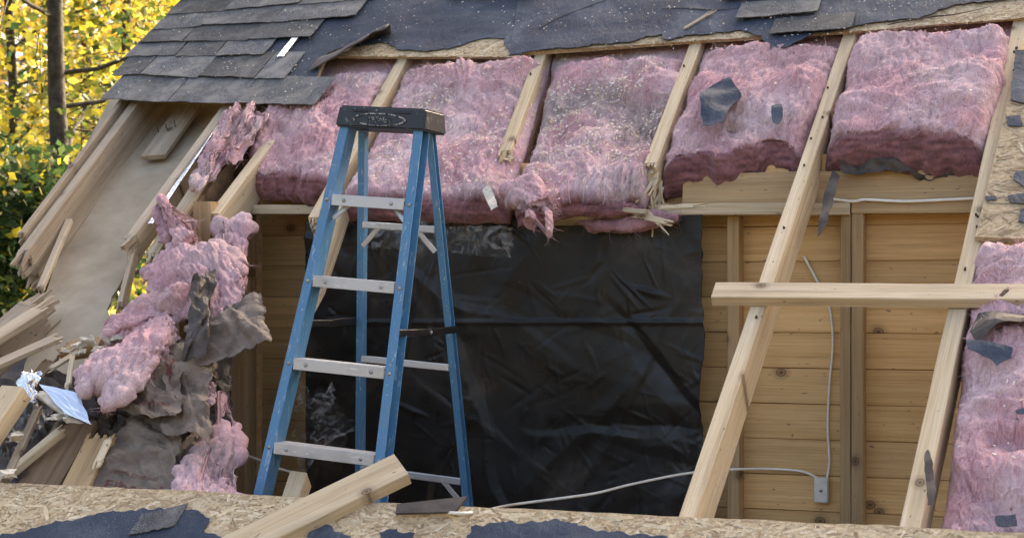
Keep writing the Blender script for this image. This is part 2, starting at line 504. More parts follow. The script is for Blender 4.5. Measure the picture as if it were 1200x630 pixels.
# ------------------------------------------------------------------ ground, floor, hidden rest of the house
def box(name, x0, x1, y0, y1, z0, z1, mat, parent=None):
    V = [(x, y, z) for x in (x0, x1) for y in (y0, y1) for z in (z0, z1)]
    F = [(0, 1, 3, 2), (4, 6, 7, 5), (0, 4, 5, 1), (2, 3, 7, 6), (0, 2, 6, 4), (1, 5, 7, 3)]
    return link(name, mesh(name, V, F), mat, parent)
gv = []; gf = []
GN = 60
for i in range(GN + 1):
    for j in range(GN + 1):
        x = -1 + 2 * i / GN; y = -1 + 2 * j / GN
        X = 400 * x * abs(x) ** 1.5; Y = 12 + 400 * y * abs(y) ** 1.5
        gv.append((X, Y, 0.0 if max(abs(X), abs(Y - 8)) < 9 else 0.25 * noise.noise((X * .06, Y * .06, 0))))
for i in range(GN):
    for j in range(GN):
        a = i * (GN + 1) + j; gf.append((a, a + GN + 1, a + GN + 2, a + 1))
setp(link('ground', mesh('ground', gv, gf, True), MAT['ground']), kind='structure')

XL, XR = -4.62, 4.2           # gable ends of the house
setp(box('floor', XL + .12, XR - .12, 4.35, 11.6, FLOOR - .25, FLOOR, MAT['floor']), kind='structure')
house = empty('house_walls', (0, 8, 0), 'brown lower storey walls under the stripped roof', 'wall')
box('front_wall', XL + .1, XR - .1, 4.20, 4.32, 0, FLOOR - .02, MAT['wallpaint'], house)
box('rear_wall', XL + .1, XR - .1, 11.62, 11.74, 0, FLOOR + 1.9, MAT['wallpaint'], house)
box('end_wall', XR - .24, XR - .12, 4.33, 11.61, 0, FLOOR - .26, MAT['wallpaint'], house)
box('end_wall', XL + .12, XL + .24, 4.33, 11.61, 0, FLOOR - .26, MAT['wallpaint'], house)

# ------------------------------------------------------------------ knee wall of pine planks and studs
kw_ = empty('knee_wall', (-1.6, WY + .05, FLOOR), 'knotty pine plank wall on tan studs inside the opened roof', 'wall')
PY = WY + 0.09
PX0, PX1 = -3.62, 2.2
ZT = CZ + 0.42
row = 0
z = CZ - 0.14 * 8
prnd = random.Random(4)
while z < ZT + .1:
    z1 = min(z + 0.14, ZT + .16)
    cuts = [PX0] + sorted(prnd.uniform(PX0 + .8, PX1 - .5) for _ in range(1)) + [PX1]
    cuts = [PX0, -2.80, [-.4, .6, 1.2, -.1][row % 4], PX1]
    for a, b in zip(cuts[:-1], cuts[1:]):
        y = PY + prnd.uniform(0, .0025)
        if a == PX0: y += .20  # recess shaped in to put the left planks in deeper shade
        beam('plank', (a + .001, y, (z + z1) / 2), (b - .001, y, (z + z1) / 2), (0, -1, 0), 0.14 - .0018, 0.019, MAT['pine'], kw_, ch=0.0026, warp=0.0008, step=.5)
    z += 0.14; row += 1
# dark board behind the planks closes the joints
box('shade_recess_side', -2.80, -2.78, PY + .022, PY + .223, FLOOR, ZT + .02, MAT['brown'], kw_)  # side of the added recess that darkens the left planks
box('backing_board', PX0, -2.81, PY + .224, PY + .236, FLOOR, ZT + .12, MAT['brown'], kw_)
box('backing_board', -2.80, PX1, PY + .021, PY + .035, FLOOR, ZT + .14, MAT['brown'], kw_)
pv = []
for x in (-3.66, -3.70):
    for (y, z) in ((5.95, FLOOR), (9.6, FLOOR), (9.6, CZ + 2.6), (7.6, CZ + 1.53), (5.95, CZ + .29)): pv.append((x, y, z))
link('gap_block_partition', mesh('gap_block_partition', pv, [(0, 1, 2, 3, 4), (9, 8, 7, 6, 5), (0, 5, 6, 1), (1, 6, 7, 2), (2, 7, 8, 3), (3, 8, 9, 4), (4, 9, 5, 0)]), MAT['brown'], kw_)  # added wall keeps the bright trees from showing through the gap
zh = wall(860, 252).z
def stud(px, w, top=zh, mat='stud', y=WY, h=.088):
    x = wall(px, 420, y).x
    return beam('stud', (x, y, FLOOR + .04), (x, y, top - .003), (0, -1, 0), w, h, MAT[mat], kw_)
stud(859, .048)
stud(990.5, .040); stud(1004.5, .045)
stud(279, .074, top=zh)
stud(560, .045)
xs0 = PX0; xs1 = PX1
beam('sole_plate', (xs0, WY, FLOOR + .02), (xs1, WY, FLOOR + .02), (0, -1, 0), .038, .088, MAT['stud'], kw_)
# header: left run, splintered middle, sound right run
def hz(px, py): return wall(px, py, WY - .004)
beam('header', hz(268, 245.5), hz(640, 246), (0, -1, 0), .040, .095, MAT['lumber'], kw_)
beam('header', wall(622, 253, WY - .16), wall(768, 247, WY - .14), (0, -1, .25), .040, .085, MAT['pale'], kw_, rag=(.05, .20))
beam('header', wall(730, 245, WY - .10), wall(996, 245, WY - .02), (0, -1, 0), .046, .095, MAT['lumber'], kw_, rag=(.24, 0))
beam('header', hz(998, 242.5), hz(1290, 240), (0, -1, 0), .052, .095, MAT['stud'], kw_)
beam('rim_board', wall(800, 222, WY + .03), wall(1290, 215, WY + .03), (0, -1, .15), .13, .04, MAT['stud'], kw_)
for k, (p0, p1, w) in enumerate((((742, 251), (792, 262), .022), ((758, 246), (778, 270), .012), ((716, 244), (770, 249), .02), ((770, 243), (826, 240), .016))):
    A, B = wall(p0[0], p0[1], WY - .19), wall(p1[0], p1[1], WY - .24)
    beam('splinter', A, B, (0, -1, .3), w, .012, MAT['pale'], kw_, rag=(.02, .07))

# ------------------------------------------------------------------ rafters
RW, RD = 0.053, 0.150
def rafter(label, p0, p1, w=RW, d=RD, rag=(0, 0), mat='lumber', off=0.0, name='rafter', group='rafters of the stripped roof', up=EN, ext=0):
    A, B = roof(*p0, off), roof(*p1, off)
    if ext: A = A + (A - B).normalized() * ext
    o = beam(name, A, B, up, w, d, MAT[mat], None, rag)
    setp(o, label, 'rafter' if name == 'rafter' else 'board', group)
    return o
ra_ = rafter('long fresh rafter crossing the opening in front of the pine wall', (995, 42), (802, 614), ext=1.6)
rr_ = rafter('rightmost long rafter beside the loose pink batt at the lower right', (1195, 28), (1064, 626), w=.058, ext=1.6)
rc_ = rafter('rafter stub broken to splinters above the header, right of the speckled batt', (812, 58), (757, 205), rag=(0, .12), ext=1.6)
rd_ = rafter('rafter stub with a ragged end just right of the ladder', (632, 68), (588, 184), rag=(0, .07), ext=1.6)
rb = rafter('rafter behind the ladder top with a long split tail hanging down', (470, 72), (366, 258), ext=1.6, rag=(0, .03))
def nails(o, L_, n, seed):
    r = random.Random(seed)
    for _ in range(n):
        x = r.uniform(.1, L_); y = r.uniform(-.018, .018); t = r.uniform(-.6, .6)
        V = []
        for k in range(6):
            a = k * math.pi / 3; V.append((x + .0045 * math.cos(a), y + .0045 * math.sin(a), .0005))
        for k in range(6):
            a = k * math.pi / 3; V.append((x + .0045 * math.cos(a) + .006 * t, y + .0045 * math.sin(a), .004 + .008 * r.random()))
        F = [(k, (k + 1) % 6, 6 + (k + 1) % 6, 6 + k) for k in range(6)] + [(6, 7, 8, 9, 10, 11)]
        c = bpy.data.objects.new('nail', mesh('nail', V, F)); c.data.materials.append(MAT['rust']); C.objects.link(c); c.parent = o
for ro_, n_ in ((ra_, 14), (rr_, 16), (rc_, 5), (rd_, 5)): nails(ro_, 3.8 if n_ > 9 else 2.0, n_, n_)
def shreds(o, tip, n, seed, ln=.13):
    """torn curling slivers hanging from a snapped end"""
    r = random.Random(seed)
    for _ in range(n):
        st = tip + EX * r.uniform(-.024, .024) + EN * r.uniform(-.12, -.005) + ES * r.uniform(.0, .06)
        d = (-ES * r.uniform(.6, 1) - ZZ * r.uniform(.1, .9) + EX * r.gauss(0, .28)).normalized()
        w = r.uniform(.006, .015); th = r.uniform(.002, .005); l = ln * r.uniform(.35, 1.0); cu = Vector((r.gauss(0, .35), r.gauss(0, .35), r.gauss(-.2, .4)))
        sd = d.cross(Vector((r.gauss(0, .4), -1, r.gauss(0, .4)))).normalized(); nn = sd.cross(d)
        V = []; F = []
        for k in range(6):
            x = k / 5; c = st + d * l * x + cu * l * x * x; ww = w * (1 - .75 * x); tt = th * (1 - .5 * x)
            V += [c - sd * ww - nn * tt, c + sd * ww - nn * tt, c + sd * ww + nn * tt, c - sd * ww + nn * tt]
        for k in range(5):
            for m in range(4): F.append((4 * k + m, 4 * k + (m + 1) % 4, 4 * k + 4 + (m + 1) % 4, 4 * k + 4 + m))
        F.append((20, 21, 22, 23)); F.append((3, 2, 1, 0))
        link('splinter', mesh('splinter', V, F), MAT['pale'], o)
shreds(rc_, roof(763, 200, 0), 13, 5, .12); shreds(rd_, roof(593, 182, 0), 9, 6, .075)
# its split tail
A = roof(408, 240, -.05); B = roof(370, 352, -.12)
beam('split_tail', A, B, (0.75, -.45, -.5), .115, .022, MAT['pale'], rb, rag=(.04, .12), taper=lambda t: 1)
rafter('short rafter stub ending over the tan corner post', (300, 185), (250, 250), w=.05, mat='lumber', ext=.15, rag=(0, 0))
cp = beam('corner_post', wall(236.5, 236, WY - .3), wall(236.5, 420, WY - .3), (0, -1, 0), .085, .08, MAT['stud'])
setp(cp, 'orange tan post standing under the short rafter stub', 'post')
# left, weathered and broken
rafter('weathered outer rafter snapped off over the trees', (168, 106), (18, 305), w=.05, d=.17, rag=(0, .10), mat='weathered', ext=.9)
rafter('grey barge board nailed outside the snapped weathered rafter', (146, 112), (22, 276), w=.028, d=.12, rag=(0, .03), mat='weathered', off=.012, ext=.9, name='barge_board')
rafter('weathered rafter with a torn end beside the bent metal strip', (262, 128), (141, 292), w=.05, d=.10, rag=(0, .14), mat='weathered', ext=.7)
rafter('whitish rafter snapped off just left of the hanging pink insulation', (290, 128), (172, 305), w=.062, d=.13, rag=(0, .07), mat='pale', ext=.5)
rafter('lower half of the snapped rafter at the far left edge', (48, 340), (-60, 432), w=.085, d=.16, rag=(.12, 0), mat='weathered')
rafter('thin slat leaning on the grey sheet near the snapped rafter', (80, 256), (44, 340), w=.03, d=.025, rag=(0, .04), mat='weathered', off=-.06, name='slat')

# bent metal flashing strip along the torn rafter
o = beam('metal_strip', roof(256, 142, -.005), roof(176, 262, -.005), EN, .022, .004, MAT['foil'])
setp(o, 'narrow bent metal strip running down beside the torn rafter', 'flashing')

# ------------------------------------------------------------------ grey backer sheet on the left and the block nailed to it
def rplace(off): return lambda x, y, o: rp(x, y, off + o)
def px2(poly, off=0.0): return [roof2(p[0], p[1], off) for p in poly]
pp = px2([(140, 95), (285, 95), (205, 225), (150, 308), (138, 345), (128, 368), (140, 392), (118, 430), (66, 470), (20, 480), (44, 380), (82, 262), (60, 250)], -.17)
pp = ragged(pp, .05, .02, 5, skip=(0, 1, 2, 10, 11, 12))
o = sheet2d('backer_sheet', pp, rplace(-.17), .012, MAT['panel'], grid=.08, h=lambda x, y: .02 * noise.noise((x * 2, y * 2, 4)))
setp(o, 'large plain grey sheet with a torn lower edge between the broken rafters', 'sheet')
o = beam('wood_block', roof(222, 122, -.10), roof(178, 182, -.10), EN, .13, .024, MAT['weathered'])
setp(o, 'short weathered board offcut nailed on the grey sheet under the shingles', 'board')
for k in range(3):
    q = roof(186 + k * 10, 155 - k * 3, -.10)
    tube('nail', [q - EN * .02, q + EN * .02, q + EN * .03 + ES * .01], .0022, MAT['rust'], o, 6)
o = beam('backer_batten', roof(300, 95, -.14), roof(222, 190, -.14), EN, .05, .03, MAT['brown'])
setp(o, 'dark brown batten under the shingle edge left of the pink batts', 'board')

# ------------------------------------------------------------------ upper roof: sheathing, felt, shingles
up = empty('upper_roof', rp(-1.5, .3, .02), 'remaining upper roof slope with grey shingles and torn navy felt', 'roof')
RIDGE = 2.6
def deck(name, polypx, extra, off, th, parent, mat='osb'):
    return sheet2d(name, px2(polypx, off) + extra, rplace(off), th, MAT[mat], parent, grid=.25)
xl = roof2(128, 112)[0]
dp = [(xl, RIDGE)] + px2([(128, 112), (366, 112), (384, 69)]) + px2([(611, 70)]) + [(roof2(611, 70)[0], RIDGE)]
sheet2d('sheathing_board', dp, rplace(0.001), .020, MAT['osb'], up, grid=.25)
dp2 = [(roof2(611, 70)[0] + .004, RIDGE)] + px2([(613, 66), (700, 60), (800, 52.5), (890, 47), (1000, 40), (1100, 31), (1200, 24), (1300, 16)]) + [(2.2, roof2(1300, 16)[1]), (2.2, RIDGE)]
sheet2d('sheathing_board', dp2, rplace(0.001), .020, MAT['osb'], up, grid=.25)
# bare strands of the sheathing where the felt is torn off
TONES = [(0.62, 0.50, 0.33), (0.55, 0.43, 0.27), (0.50, 0.38, 0.23), (0.66, 0.55, 0.39), (0.44, 0.32, 0.19), (0.58, 0.45, 0.29), (0.60, 0.48, 0.32), (0.36, 0.25, 0.15)]
def strands(name, poly, place, off, count, parent, lmin=.02, lmax=.085, wmin=.004, wmax=.015, tone=1.0):
    q = Quads()
    xs = [p[0] for p in poly]; ys = [p[1] for p in poly]
    tries = 0; done = 0
    while done < count and tries < count * 12:
        tries += 1
        c = (random.uniform(min(xs), max(xs)), random.uniform(min(ys), max(ys)))
        if not inside(c, poly): continue
        a = random.gauss(0, .75); l = random.uniform(lmin, lmax) / 2; w = random.uniform(wmin, wmax) / 2
        ca, sa = math.cos(a), math.sin(a)
        for _ in range(4):
            cs = [(c[0] + ca * x - sa * y, c[1] + sa * x + ca * y) for x, y in ((-l, -w * random.uniform(.5, 1)), (-l * .3, -w), (l, -w * random.uniform(.3, 1)), (l * random.uniform(.85, 1.1), w * .8), (0, w), (-l * random.uniform(.8, 1), w * .7))]
            if all(inside(k, poly) for k in cs): break
            l *= .6; w *= .75
        else: continue
        o0 = off + .0003 + .0016 * done / count
        t1, t2 = random.uniform(-.0006, .0012), random.uniform(-.0006, .0012)
        pts = [place(k[0], k[1], o0 + (t1 if i in (0, 5) else t2 if i in (2, 3) else 0)) for i, k in enumerate(cs)]
        col = random.choice(TONES); b = random.uniform(.8, 1.12) * tone
        q.add(pts, [min(.9, x * b) for x in col]); done += 1
    o = q.build(name, MAT['strand'], parent)
    o['kind'] = 'stuff'
    return o
rpl = lambda x, y, o: rp(x, y, o)
bare = px2([(386, 67), (470, 40), (600, 40), (611, 68)], .02)
strands('strand_layer', bare, rpl, .021, 1800, up)
bare2 = px2([(614, 62), (700, 57), (890, 44), (1000, 38), (1200, 22), (1290, 14), (1290, -10), (1120, 0), (900, 24), (620, 46)], .02)
strands('strand_layer', bare2, rpl, .021, 5000, up)
# felt in two sheets with torn lower edges
fl1 = px2([(300, 115), (362, 112), (372, 92), (384, 64), (400, 58), (450, 52), (470, 60), (498, 63), (525, 60), (540, 55), (557, 49), (575, 46), (592, 47), (597, 67), (612, 67), (640, -60), (300, -60)], .021)
fl1 = ragged(fl1, .012, .018, 2, skip=(14, 15, 16))
def fwave(x, y): return .0035 * (1 + noise.noise((x * 5, y * 9, 2))) + .0012 * (1 + noise.noise((x * 22, y * 22, 5)))
sheet2d('roofing_felt', fl1, rplace(.0235), .002, MAT['felt'], up, grid=.03, h=fwave, smooth=False)
fl2 = px2([(598, 66), (640, 61), (690, 57), (735, 52), (760, 45), (779, 41), (782, 50), (800, 46), (840, 40), (872, 40), (893, 45), (904, 60), (925, 57), (952, 44), (990, 36), (1040, 27), (1078, 24), (1100, 14), (1130, 8), (1200, 0), (1300, -8), (1300, -90), (620, -90)], .021)
fl2 = ragged(fl2, .012, .018, 3, skip=(19, 20, 21, 22))
sheet2d('roofing_felt', fl2, rplace(.0275), .002, MAT['felt'], up, grid=.03, h=lambda x, y: fwave(x + 3, y))
# curled flap at the left end of the felt
cg = []
NI, NJ = 14, 8
for i in range(NI + 1):
    for j in range(NJ + 1):
        a, b = i / NI, j / NJ
        base = Vector(roof(362 + (462 - 362) * a, 88 - (88 - 47) * a, .03)).lerp(Vector(roof(372 + (458 - 372) * a, 68 - (68 - 38) * a, .03)), b)
        lift = .075 * math.sin(min(1, (1 - b) * 1.1) * math.pi * .5) * (.25 + a) * (.9 + .2 * noise.noise((a * 7, b * 3, 1)))
        cg.append(base + EN * lift + ES * .02 * noise.noise((a * 9, b * 2, 5)))
cf = [(i * (NJ + 1) + j, (i + 1) * (NJ + 1) + j, (i + 1) * (NJ + 1) + j + 1, i * (NJ + 1) + j + 1) for i in range(NI) for j in range(NJ)]
fo = link('felt_flap', mesh('felt_flap', cg, cf, True), MAT['kraftdark'], up)
sm = fo.modifiers.new('thickness', 'SOLIDIFY'); sm.thickness = .003
# tears in the felt: lifted slivers with a dark gap under them
for pts in ([(632, 34), (645, 26), (668, 16), (700, 4), (712, 0)], [(775, 11), (800, 10), (840, 12), (868, 9)], [(1040, 29), (1090, 20), (1120, 17), (1160, 8)]):
    tube('felt_tear', [roof(p[0], p[1], .034) for p in pts], lambda t: .0045 * (1 - abs(2 * t - .7) * .6), MAT['kraftdark'], up, 6)
# shingles, course by course from the bottom; (left x, right x) in photograph columns
crs = [  # y at x=120, y at x=370, pieces, next course height
    (119, 125, [(119, 196), (197, 277), (278, 369)], 32),
    (89, 96, [(131, 164), (165, 232), (233, 298), (299, 333)], 31),
    (69, 65, [(147, 205), (206, 252), (253, 309)], 30),
    (55, 45, [(163, 214), (215, 290), (291, 364)], 26),
    (40, 24, [(180, 236), (237, 318), (319, 416)], 28),
    (26, 5, [(196, 262), (263, 350), (351, 436)], 28),
    (10, -12, [(206, 300), (301, 400), (401, 470)], 28),
    (-6, -30, [(216, 330), (331, 480)], 28),
    (-20, -50, [(226, 360), (361, 500)], 30),
    (-36, -70, [(236, 360), (361, 500)], 30),
]
def slab(name, a0, a1, ln, off, tilt, seed, parent, th=.004, nx=22, ny=6):
    """one shingle: bottom corners a0, a1 in (x, s); ln = length up the slope"""
    V = []; F = []
    for lay in (1, 0):
        for j in range(ny + 1):
            for i in range(nx + 1):
                u, v = i / nx, j / ny
                x = a0[0] + (a1[0] - a0[0]) * u; s = a0[1] + (a1[1] - a0[1]) * u + ln * v
                x += .004 * noise.noise((s * 20, seed, 1)) * (1 if i in (0, nx) else 0)
                if j == 0: s += .008 * noise.noise((x * 14, seed, 2)) + .005 * noise.noise((x * 60, seed, 8)) + .03 * max(0, noise.noise((x * 9, seed * 2.3, 4)) - .35)
                h = off + tilt * (1 - v) ** 1.3 + .006 * (1 - v) * noise.noise((x * 5, s * 5, seed)) + (th if lay else 0)
                V.append(rp(x, s, h))
    n1 = (nx + 1) * (ny + 1)
    for j in range(ny):
        for i in range(nx):
            a = j * (nx + 1) + i
            q = (a, a + 1, a + nx + 2, a + nx + 1)
            F.append(q); F.append(tuple(k + n1 for k in q)[::-1])
    edge = [i for i in range(nx + 1)] + [j * (nx + 1) + nx for j in range(1, ny + 1)] + [ny * (nx + 1) + i for i in range(nx - 1, -1, -1)] + [j * (nx + 1) for j in range(ny - 1, 0, -1)]
    for k in range(len(edge)):
        a, b = edge[k], edge[(k + 1) % len(edge)]
        F.append((b, a, a + n1, b + n1))
    return link(name, mesh(name, V, F), MAT['shingle'], parent)
def shingle_px(x0, y0, x1, y1, ln, off, tilt, seed):
    slab('shingle', roof2(x0, y0, off), roof2(x1, y1, off), ln, off, tilt, seed, up)
for ci, (yl, yr, pcs, _) in enumerate(crs):
    for pi, (a, b) in enumerate(pcs):
        f = lambda x: yl + (yr - yl) * (x - 120) / 250.0
        j0, j1 = random.uniform(-1, 1.2), random.uniform(-1, 1.2)
        shingle_px(a, f(a) + j0, b, f(b) + j1, .27, .0335 + .0013 * ci + .0005 * (pi % 2), random.uniform(.005, .011), ci * 7 + pi)
# the few shingles left on the right
for k, (x0, y0, x1, y1, ln) in enumerate(((902, 43.5, 998, 35.5, .16), (862, 25, 958, 16.5, .17), (846, 2, 962, -6, .16), (520, -2, 625, -6, .10))):
    shingle_px(x0, y0, x1, y1, ln, .037 + .003 * k, .012, 60 + k)
# ridge and far slope close the roof
rz = rp(0, RIDGE, .03)
sheet2d('far_slope', [(XL + .1, 0), (2.2, 0), (2.2, 5.4), (XL + .1, 5.4)], lambda x, y, o: Vector((x, rz.y + .02 + y * .8, rz.z - y * .6 + o)), .03, MAT['shingle'], up, grid=.6)
o = beam('foil_strip', roof(328, 66, .05), roof(346, 44, .05), EN, .034, .003, MAT['foil'])
setp(o, 'small bright metal scrap lying on the shingles', 'scrap')
o = beam('wood_sliver', roof(800, 34, .045), roof(836, 12, .05), EN, .02, .006, MAT['weathered'], rag=(.02, .05))
setp(o, 'grey sliver of shingle lying on the navy felt', 'scrap')

# ------------------------------------------------------------------ right-hand sheathing patch, beside the rightmost rafter
ro = empty('sheathing_patch', roof(1180, 270, .01), 'piece of bare strand board with felt scraps on the rightmost rafter', 'sheathing')
rpoly = px2([(1194, 70), (1143, 281), (1210, 284), (1330, 289), (1420, 290), (1400, 60)], .01)
sheet2d('board', rpoly, rplace(.006), .018, MAT['osb'], ro, grid=.15)
strands('strand_layer', rpoly, rpl, .0245, 900, ro, tone=.82)
for k, poly in enumerate(([(1190, 60), (1184, 118), (1200, 122), (1290, 126), (1320, 60)], [(1178, 138), (1181, 148), (1200, 150), (1196, 136)], [(1181, 230), (1184, 239), (1215, 240), (1214, 226)], [(1154, 231), (1157, 236), (1168, 235), (1167, 231)], [(1190, 203), (1188, 211), (1208, 225), (1216, 198)], [(1196, 246), (1193, 261), (1216, 264), (1214, 244)])):
    sheet2d('felt_scrap', ragged(px2(poly, .026), .012, .006, k), rplace(.0275), .002, MAT['felt'], ro, grid=.03, h=lambda x, y: .002 + .002 * noise.noise((x * 20, y * 20, 1)))

# ------------------------------------------------------------------ lower roof deck along the bottom of the picture
ld = empty('lower_roof_deck', roof(600, 640, .01), 'bare strand board deck with torn navy felt along the bottom', 'roof')
e0 = px2([(-140, 562), (0, 569), (140, 575), (300, 584), (470, 594), (600, 600), (760, 608), (900, 614), (1060, 622), (1200, 629), (1330, 636)], .0)
e0 = [(p[0], p[1]) for p in e0]
lp = [(XL, -4.0)] + [(XL, e0[0][1])] + e0 + [(XR, e0[-1][1]), (XR, -4.0)]
lp = ragged(lp[:2], 9, 0) if False else lp
sheet2d('sheathing_board', ragged(lp, .04, .006, 8, skip=(0, 1, len(lp) - 1, len(lp) - 2, len(lp) - 3)), rplace(-.002), .020, MAT['osb'], ld, grid=.25)
sp_ = [(XL + .02, -3.0)] + [(XL + .02, e0[0][1] - .004)] + [(p[0], p[1] - .004) for p in e0] + [(1.2, e0[-1][1] - .004), (1.2, -3.0)]
strip = [(p[0], p[1] - .004) for p in e0] + [(p[0], p[1] - .30) for p in reversed(e0)]
strands('strand_layer', strip, rpl, .0185, 11000, ld)
for k, poly in enumerate(([(-60, 640), (0, 629), (40, 620), (66, 611), (118, 602), (140, 600), (160, 600), (206, 596), (236, 603), (246, 612), (240, 622), (300, 690), (-60, 720)],
                          [(378, 640), (362, 626), (375, 619), (386, 616), (396, 628), (470, 640), (470, 690), (378, 690)],
                          [(440, 622), (466, 621), (487, 626), (500, 650), (450, 650)],
                          [(530, 645), (548, 628), (556, 617), (590, 612), (640, 611), (678, 618), (720, 624), (800, 632), (830, 690), (530, 690)])):
    sheet2d('felt_scrap', ragged(px2(poly, .02), .008, .026, 20 + k), rplace(.0225), .002, MAT['felt'], ld, grid=.03, h=lambda x, y: .003 * (1 + noise.noise((x * 9, y * 9, 1))))
slab('shingle_scrap', roof2(150, 628, .03), roof2(205, 615, .03), .10, .028, .004, 91, ld, th=.004)
# lower rafters carry that deck
for k, px in enumerate((-40, 190, 420, 660, 1090)):
    A = roof(px, 640 if px < 1000 else 640, -.02); A = A - ES * .05
    o = beam('rafter', A, A - ES * .55, EN, .05, .14, MAT['weathered'], ld)

# ------------------------------------------------------------------ pink glass wool
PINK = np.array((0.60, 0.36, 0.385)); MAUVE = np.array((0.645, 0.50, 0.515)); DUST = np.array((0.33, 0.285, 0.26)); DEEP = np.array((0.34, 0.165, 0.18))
def nz(p, s, k): return noise.noise(Vector((p[0] * s + k, p[1] * s - k * .7, p[2] * s + k * 1.3)))
def wool_finish(name, P, F, seed, parent, amp=1.0, deep=None, dust=0.5, fib=2600, edge=None, flow=None, rough=1.0, W=None, wisps=0):
    me = bpy.data.meshes.new(name)
    me.from_pydata([tuple(p) for p in P], [], F)
    nrm = np.empty(len(P) * 3, dtype=np.float32); me.vertex_normals.foreach_get('vector', nrm); nrm = nrm.reshape(-1, 3)
    P = np.asarray(P, dtype=float); out = P.copy(); col = np.ones((len(P), 4))
    fl = Vector(flow if flow is not None else (.25, .75, .55)).normalized()
    sd = Vector((0.95, -.2, .1)); sd = (sd - fl * sd.dot(fl)).normalized(); th3 = fl.cross(sd)
    for i in range(len(P)):
        p = Vector(P[i])
        w1 = noise.noise_vector(p * 3.2 + Vector((seed, 0, 0)))
        w2 = noise.noise_vector(p * 9.0 + Vector((0, seed, 0)))
        q = p + w1 * .16 + w2 * .035
        k = Vector((q.dot(fl) * 4.0, q.dot(sd) * 24.0, q.dot(th3) * 24.0))       # strands drawn out along the flow
        l1 = nz(p, 4.2, seed)
        st1 = abs(nz(k, 1.0, seed + 3))
        st2 = abs(nz(k, 2.6, seed + 9))
        b1 = abs(nz(q, 8.0, seed + 5))
        f3 = noise.fractal(q * 60.0, .7, 2.1, 3)
        d = (.040 * l1 + .055 * nz(q, 2.3, seed + 71) + .030 * (.2 - b1) + .024 * (.22 - st1) + .012 * (.2 - st2) + .0035 * rough * f3) * amp
        hole = max(0, nz(q, 6.5, seed + 60) - .42)
        d -= .14 * hole * amp
        e = 1.0 if edge is None else edge[i]
        out[i] = np.array(p) + nrm[i] * d * e
        g = min(1, max(0, .45 + 1.0 * nz(p, 4.5, seed + 20) + .35 * (.2 - st2)))
        c = PINK * (1 - g) + MAUVE * g
        du = min(.85, max(0, (nz(p, 3.6, seed + 40) + .35 * f3 - .08 + .25 * (dust - .5)) * 1.9 * dust))
        c = c * (1 - du) + DUST * du
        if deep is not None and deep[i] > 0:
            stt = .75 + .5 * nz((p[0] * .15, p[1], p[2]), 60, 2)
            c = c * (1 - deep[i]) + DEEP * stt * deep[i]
        col[i, :3] = np.clip(c, .02, .9)
    me.vertices.foreach_set('co', out.astype(np.float32).ravel())
    a = me.color_attributes.new('Col', 'FLOAT_COLOR', 'POINT'); a.data.foreach_set('color', col.astype(np.float32).ravel())
    me.polygons.foreach_set('use_smooth', [True] * len(me.polygons))
    me.update()
    o = link(name, me, MAT['wool'], parent)
    # loose fibres standing off the surface
    nrm2 = np.empty(len(P) * 3, dtype=np.float32); me.vertex_normals.foreach_get('vector', nrm2); nrm2 = nrm2.reshape(-1, 3)
    V = []; FF = []; CC = []
    fib = int(fib * .6)
    ctr_ = rng.integers(0, len(P), max(4, fib // 9)); idx = np.clip(ctr_[rng.integers(0, len(ctr_), fib)] + rng.integers(-7, 8, fib), 0, len(P) - 1)
    rv = rng.normal(size=(fib, 3)); ru = rng.random((fib, 6))
    for k in range(fib):
        i = idx[k]
        if deep is not None and deep[i] > .9 and ru[k, 4] > .35: continue
        n = nrm2[i]; t = rv[k]
        if flow is not None: t = t * .7 + np.array(flow)
        t = t - n * t.dot(n); t /= (np.linalg.norm(t) + 1e-6)
        b = np.cross(n, t)
        Ln = .02 + .08 * ru[k, 0] ** 2; wd = .0005 + .0006 * ru[k, 1]; cv = (ru[k, 2] - .5) * 1.6; lf = .10 + .45 * ru[k, 3] ** 2
        cc = col[i, :3] * (1.05 + .25 * ru[k, 4]) + .04
        b0 = len(V)
        for m in range(4):
            x = m / 3
            ctr = out[i] + t * Ln * (x - .15) + b * Ln * cv * x * x * .5 + n * (.001 + Ln * lf * .7 * x * (1 - .8 * x))
            ww = wd * (1 - .7 * x)
            V.append(ctr - b * ww); V.append(ctr + b * ww); CC.append(cc); CC.append(cc)
        for m in range(3): FF.append((b0 + 2 * m, b0 + 2 * m + 1, b0 + 2 * m + 3, b0 + 2 * m + 2))
    nr_ = len(P) // W if W else 0
    for k in range(wisps if W else 0):
        r0, c0 = rng.uniform(2, nr_ - 8), rng.uniform(2, W - 3)
        a = rng.normal(0, .8) + (0 if rng.random() < .7 else 1.57); cv = rng.normal(0, .10); n_ = int(rng.integers(7, 22)); st = rng.uniform(.7, 1.5)
        wd = rng.uniform(.0007, .0028); lf = rng.uniform(.0005, .004); cc = None; b0 = len(V); m = 0; tailup = rng.random() < .25
        for t_ in range(n_):
            ri, ci = int(round(r0)), int(round(c0))
            if not (1 <= ri < nr_ - 7 and 1 <= ci < W - 1): break
            i = ri * W + ci
            if deep is not None and deep[i] > .5 and rng.random() < .5: break
            if cc is None: cc = col[i, :3] * rng.uniform(.72, 1.35) + rng.uniform(0, .05)
            nxt = out[min(len(P) - 1, (ri + (1 if math.cos(a) > 0 else -1)) * W + ci)] - out[i] if abs(math.cos(a)) > .5 else out[i + 1] - out[i]
            n = nrm2[i]; b = np.cross(n, nxt); b /= (np.linalg.norm(b) + 1e-9)
            x = t_ / n_; ww = wd * (1 - x) ** .6 * min(1, .3 + 3 * x)
            ctr = out[i] + n * (lf + (.018 * max(0, x - .6) if tailup else 0))
            V.append(ctr - b * ww); V.append(ctr + b * ww); CC.append(cc); CC.append(cc); m += 1
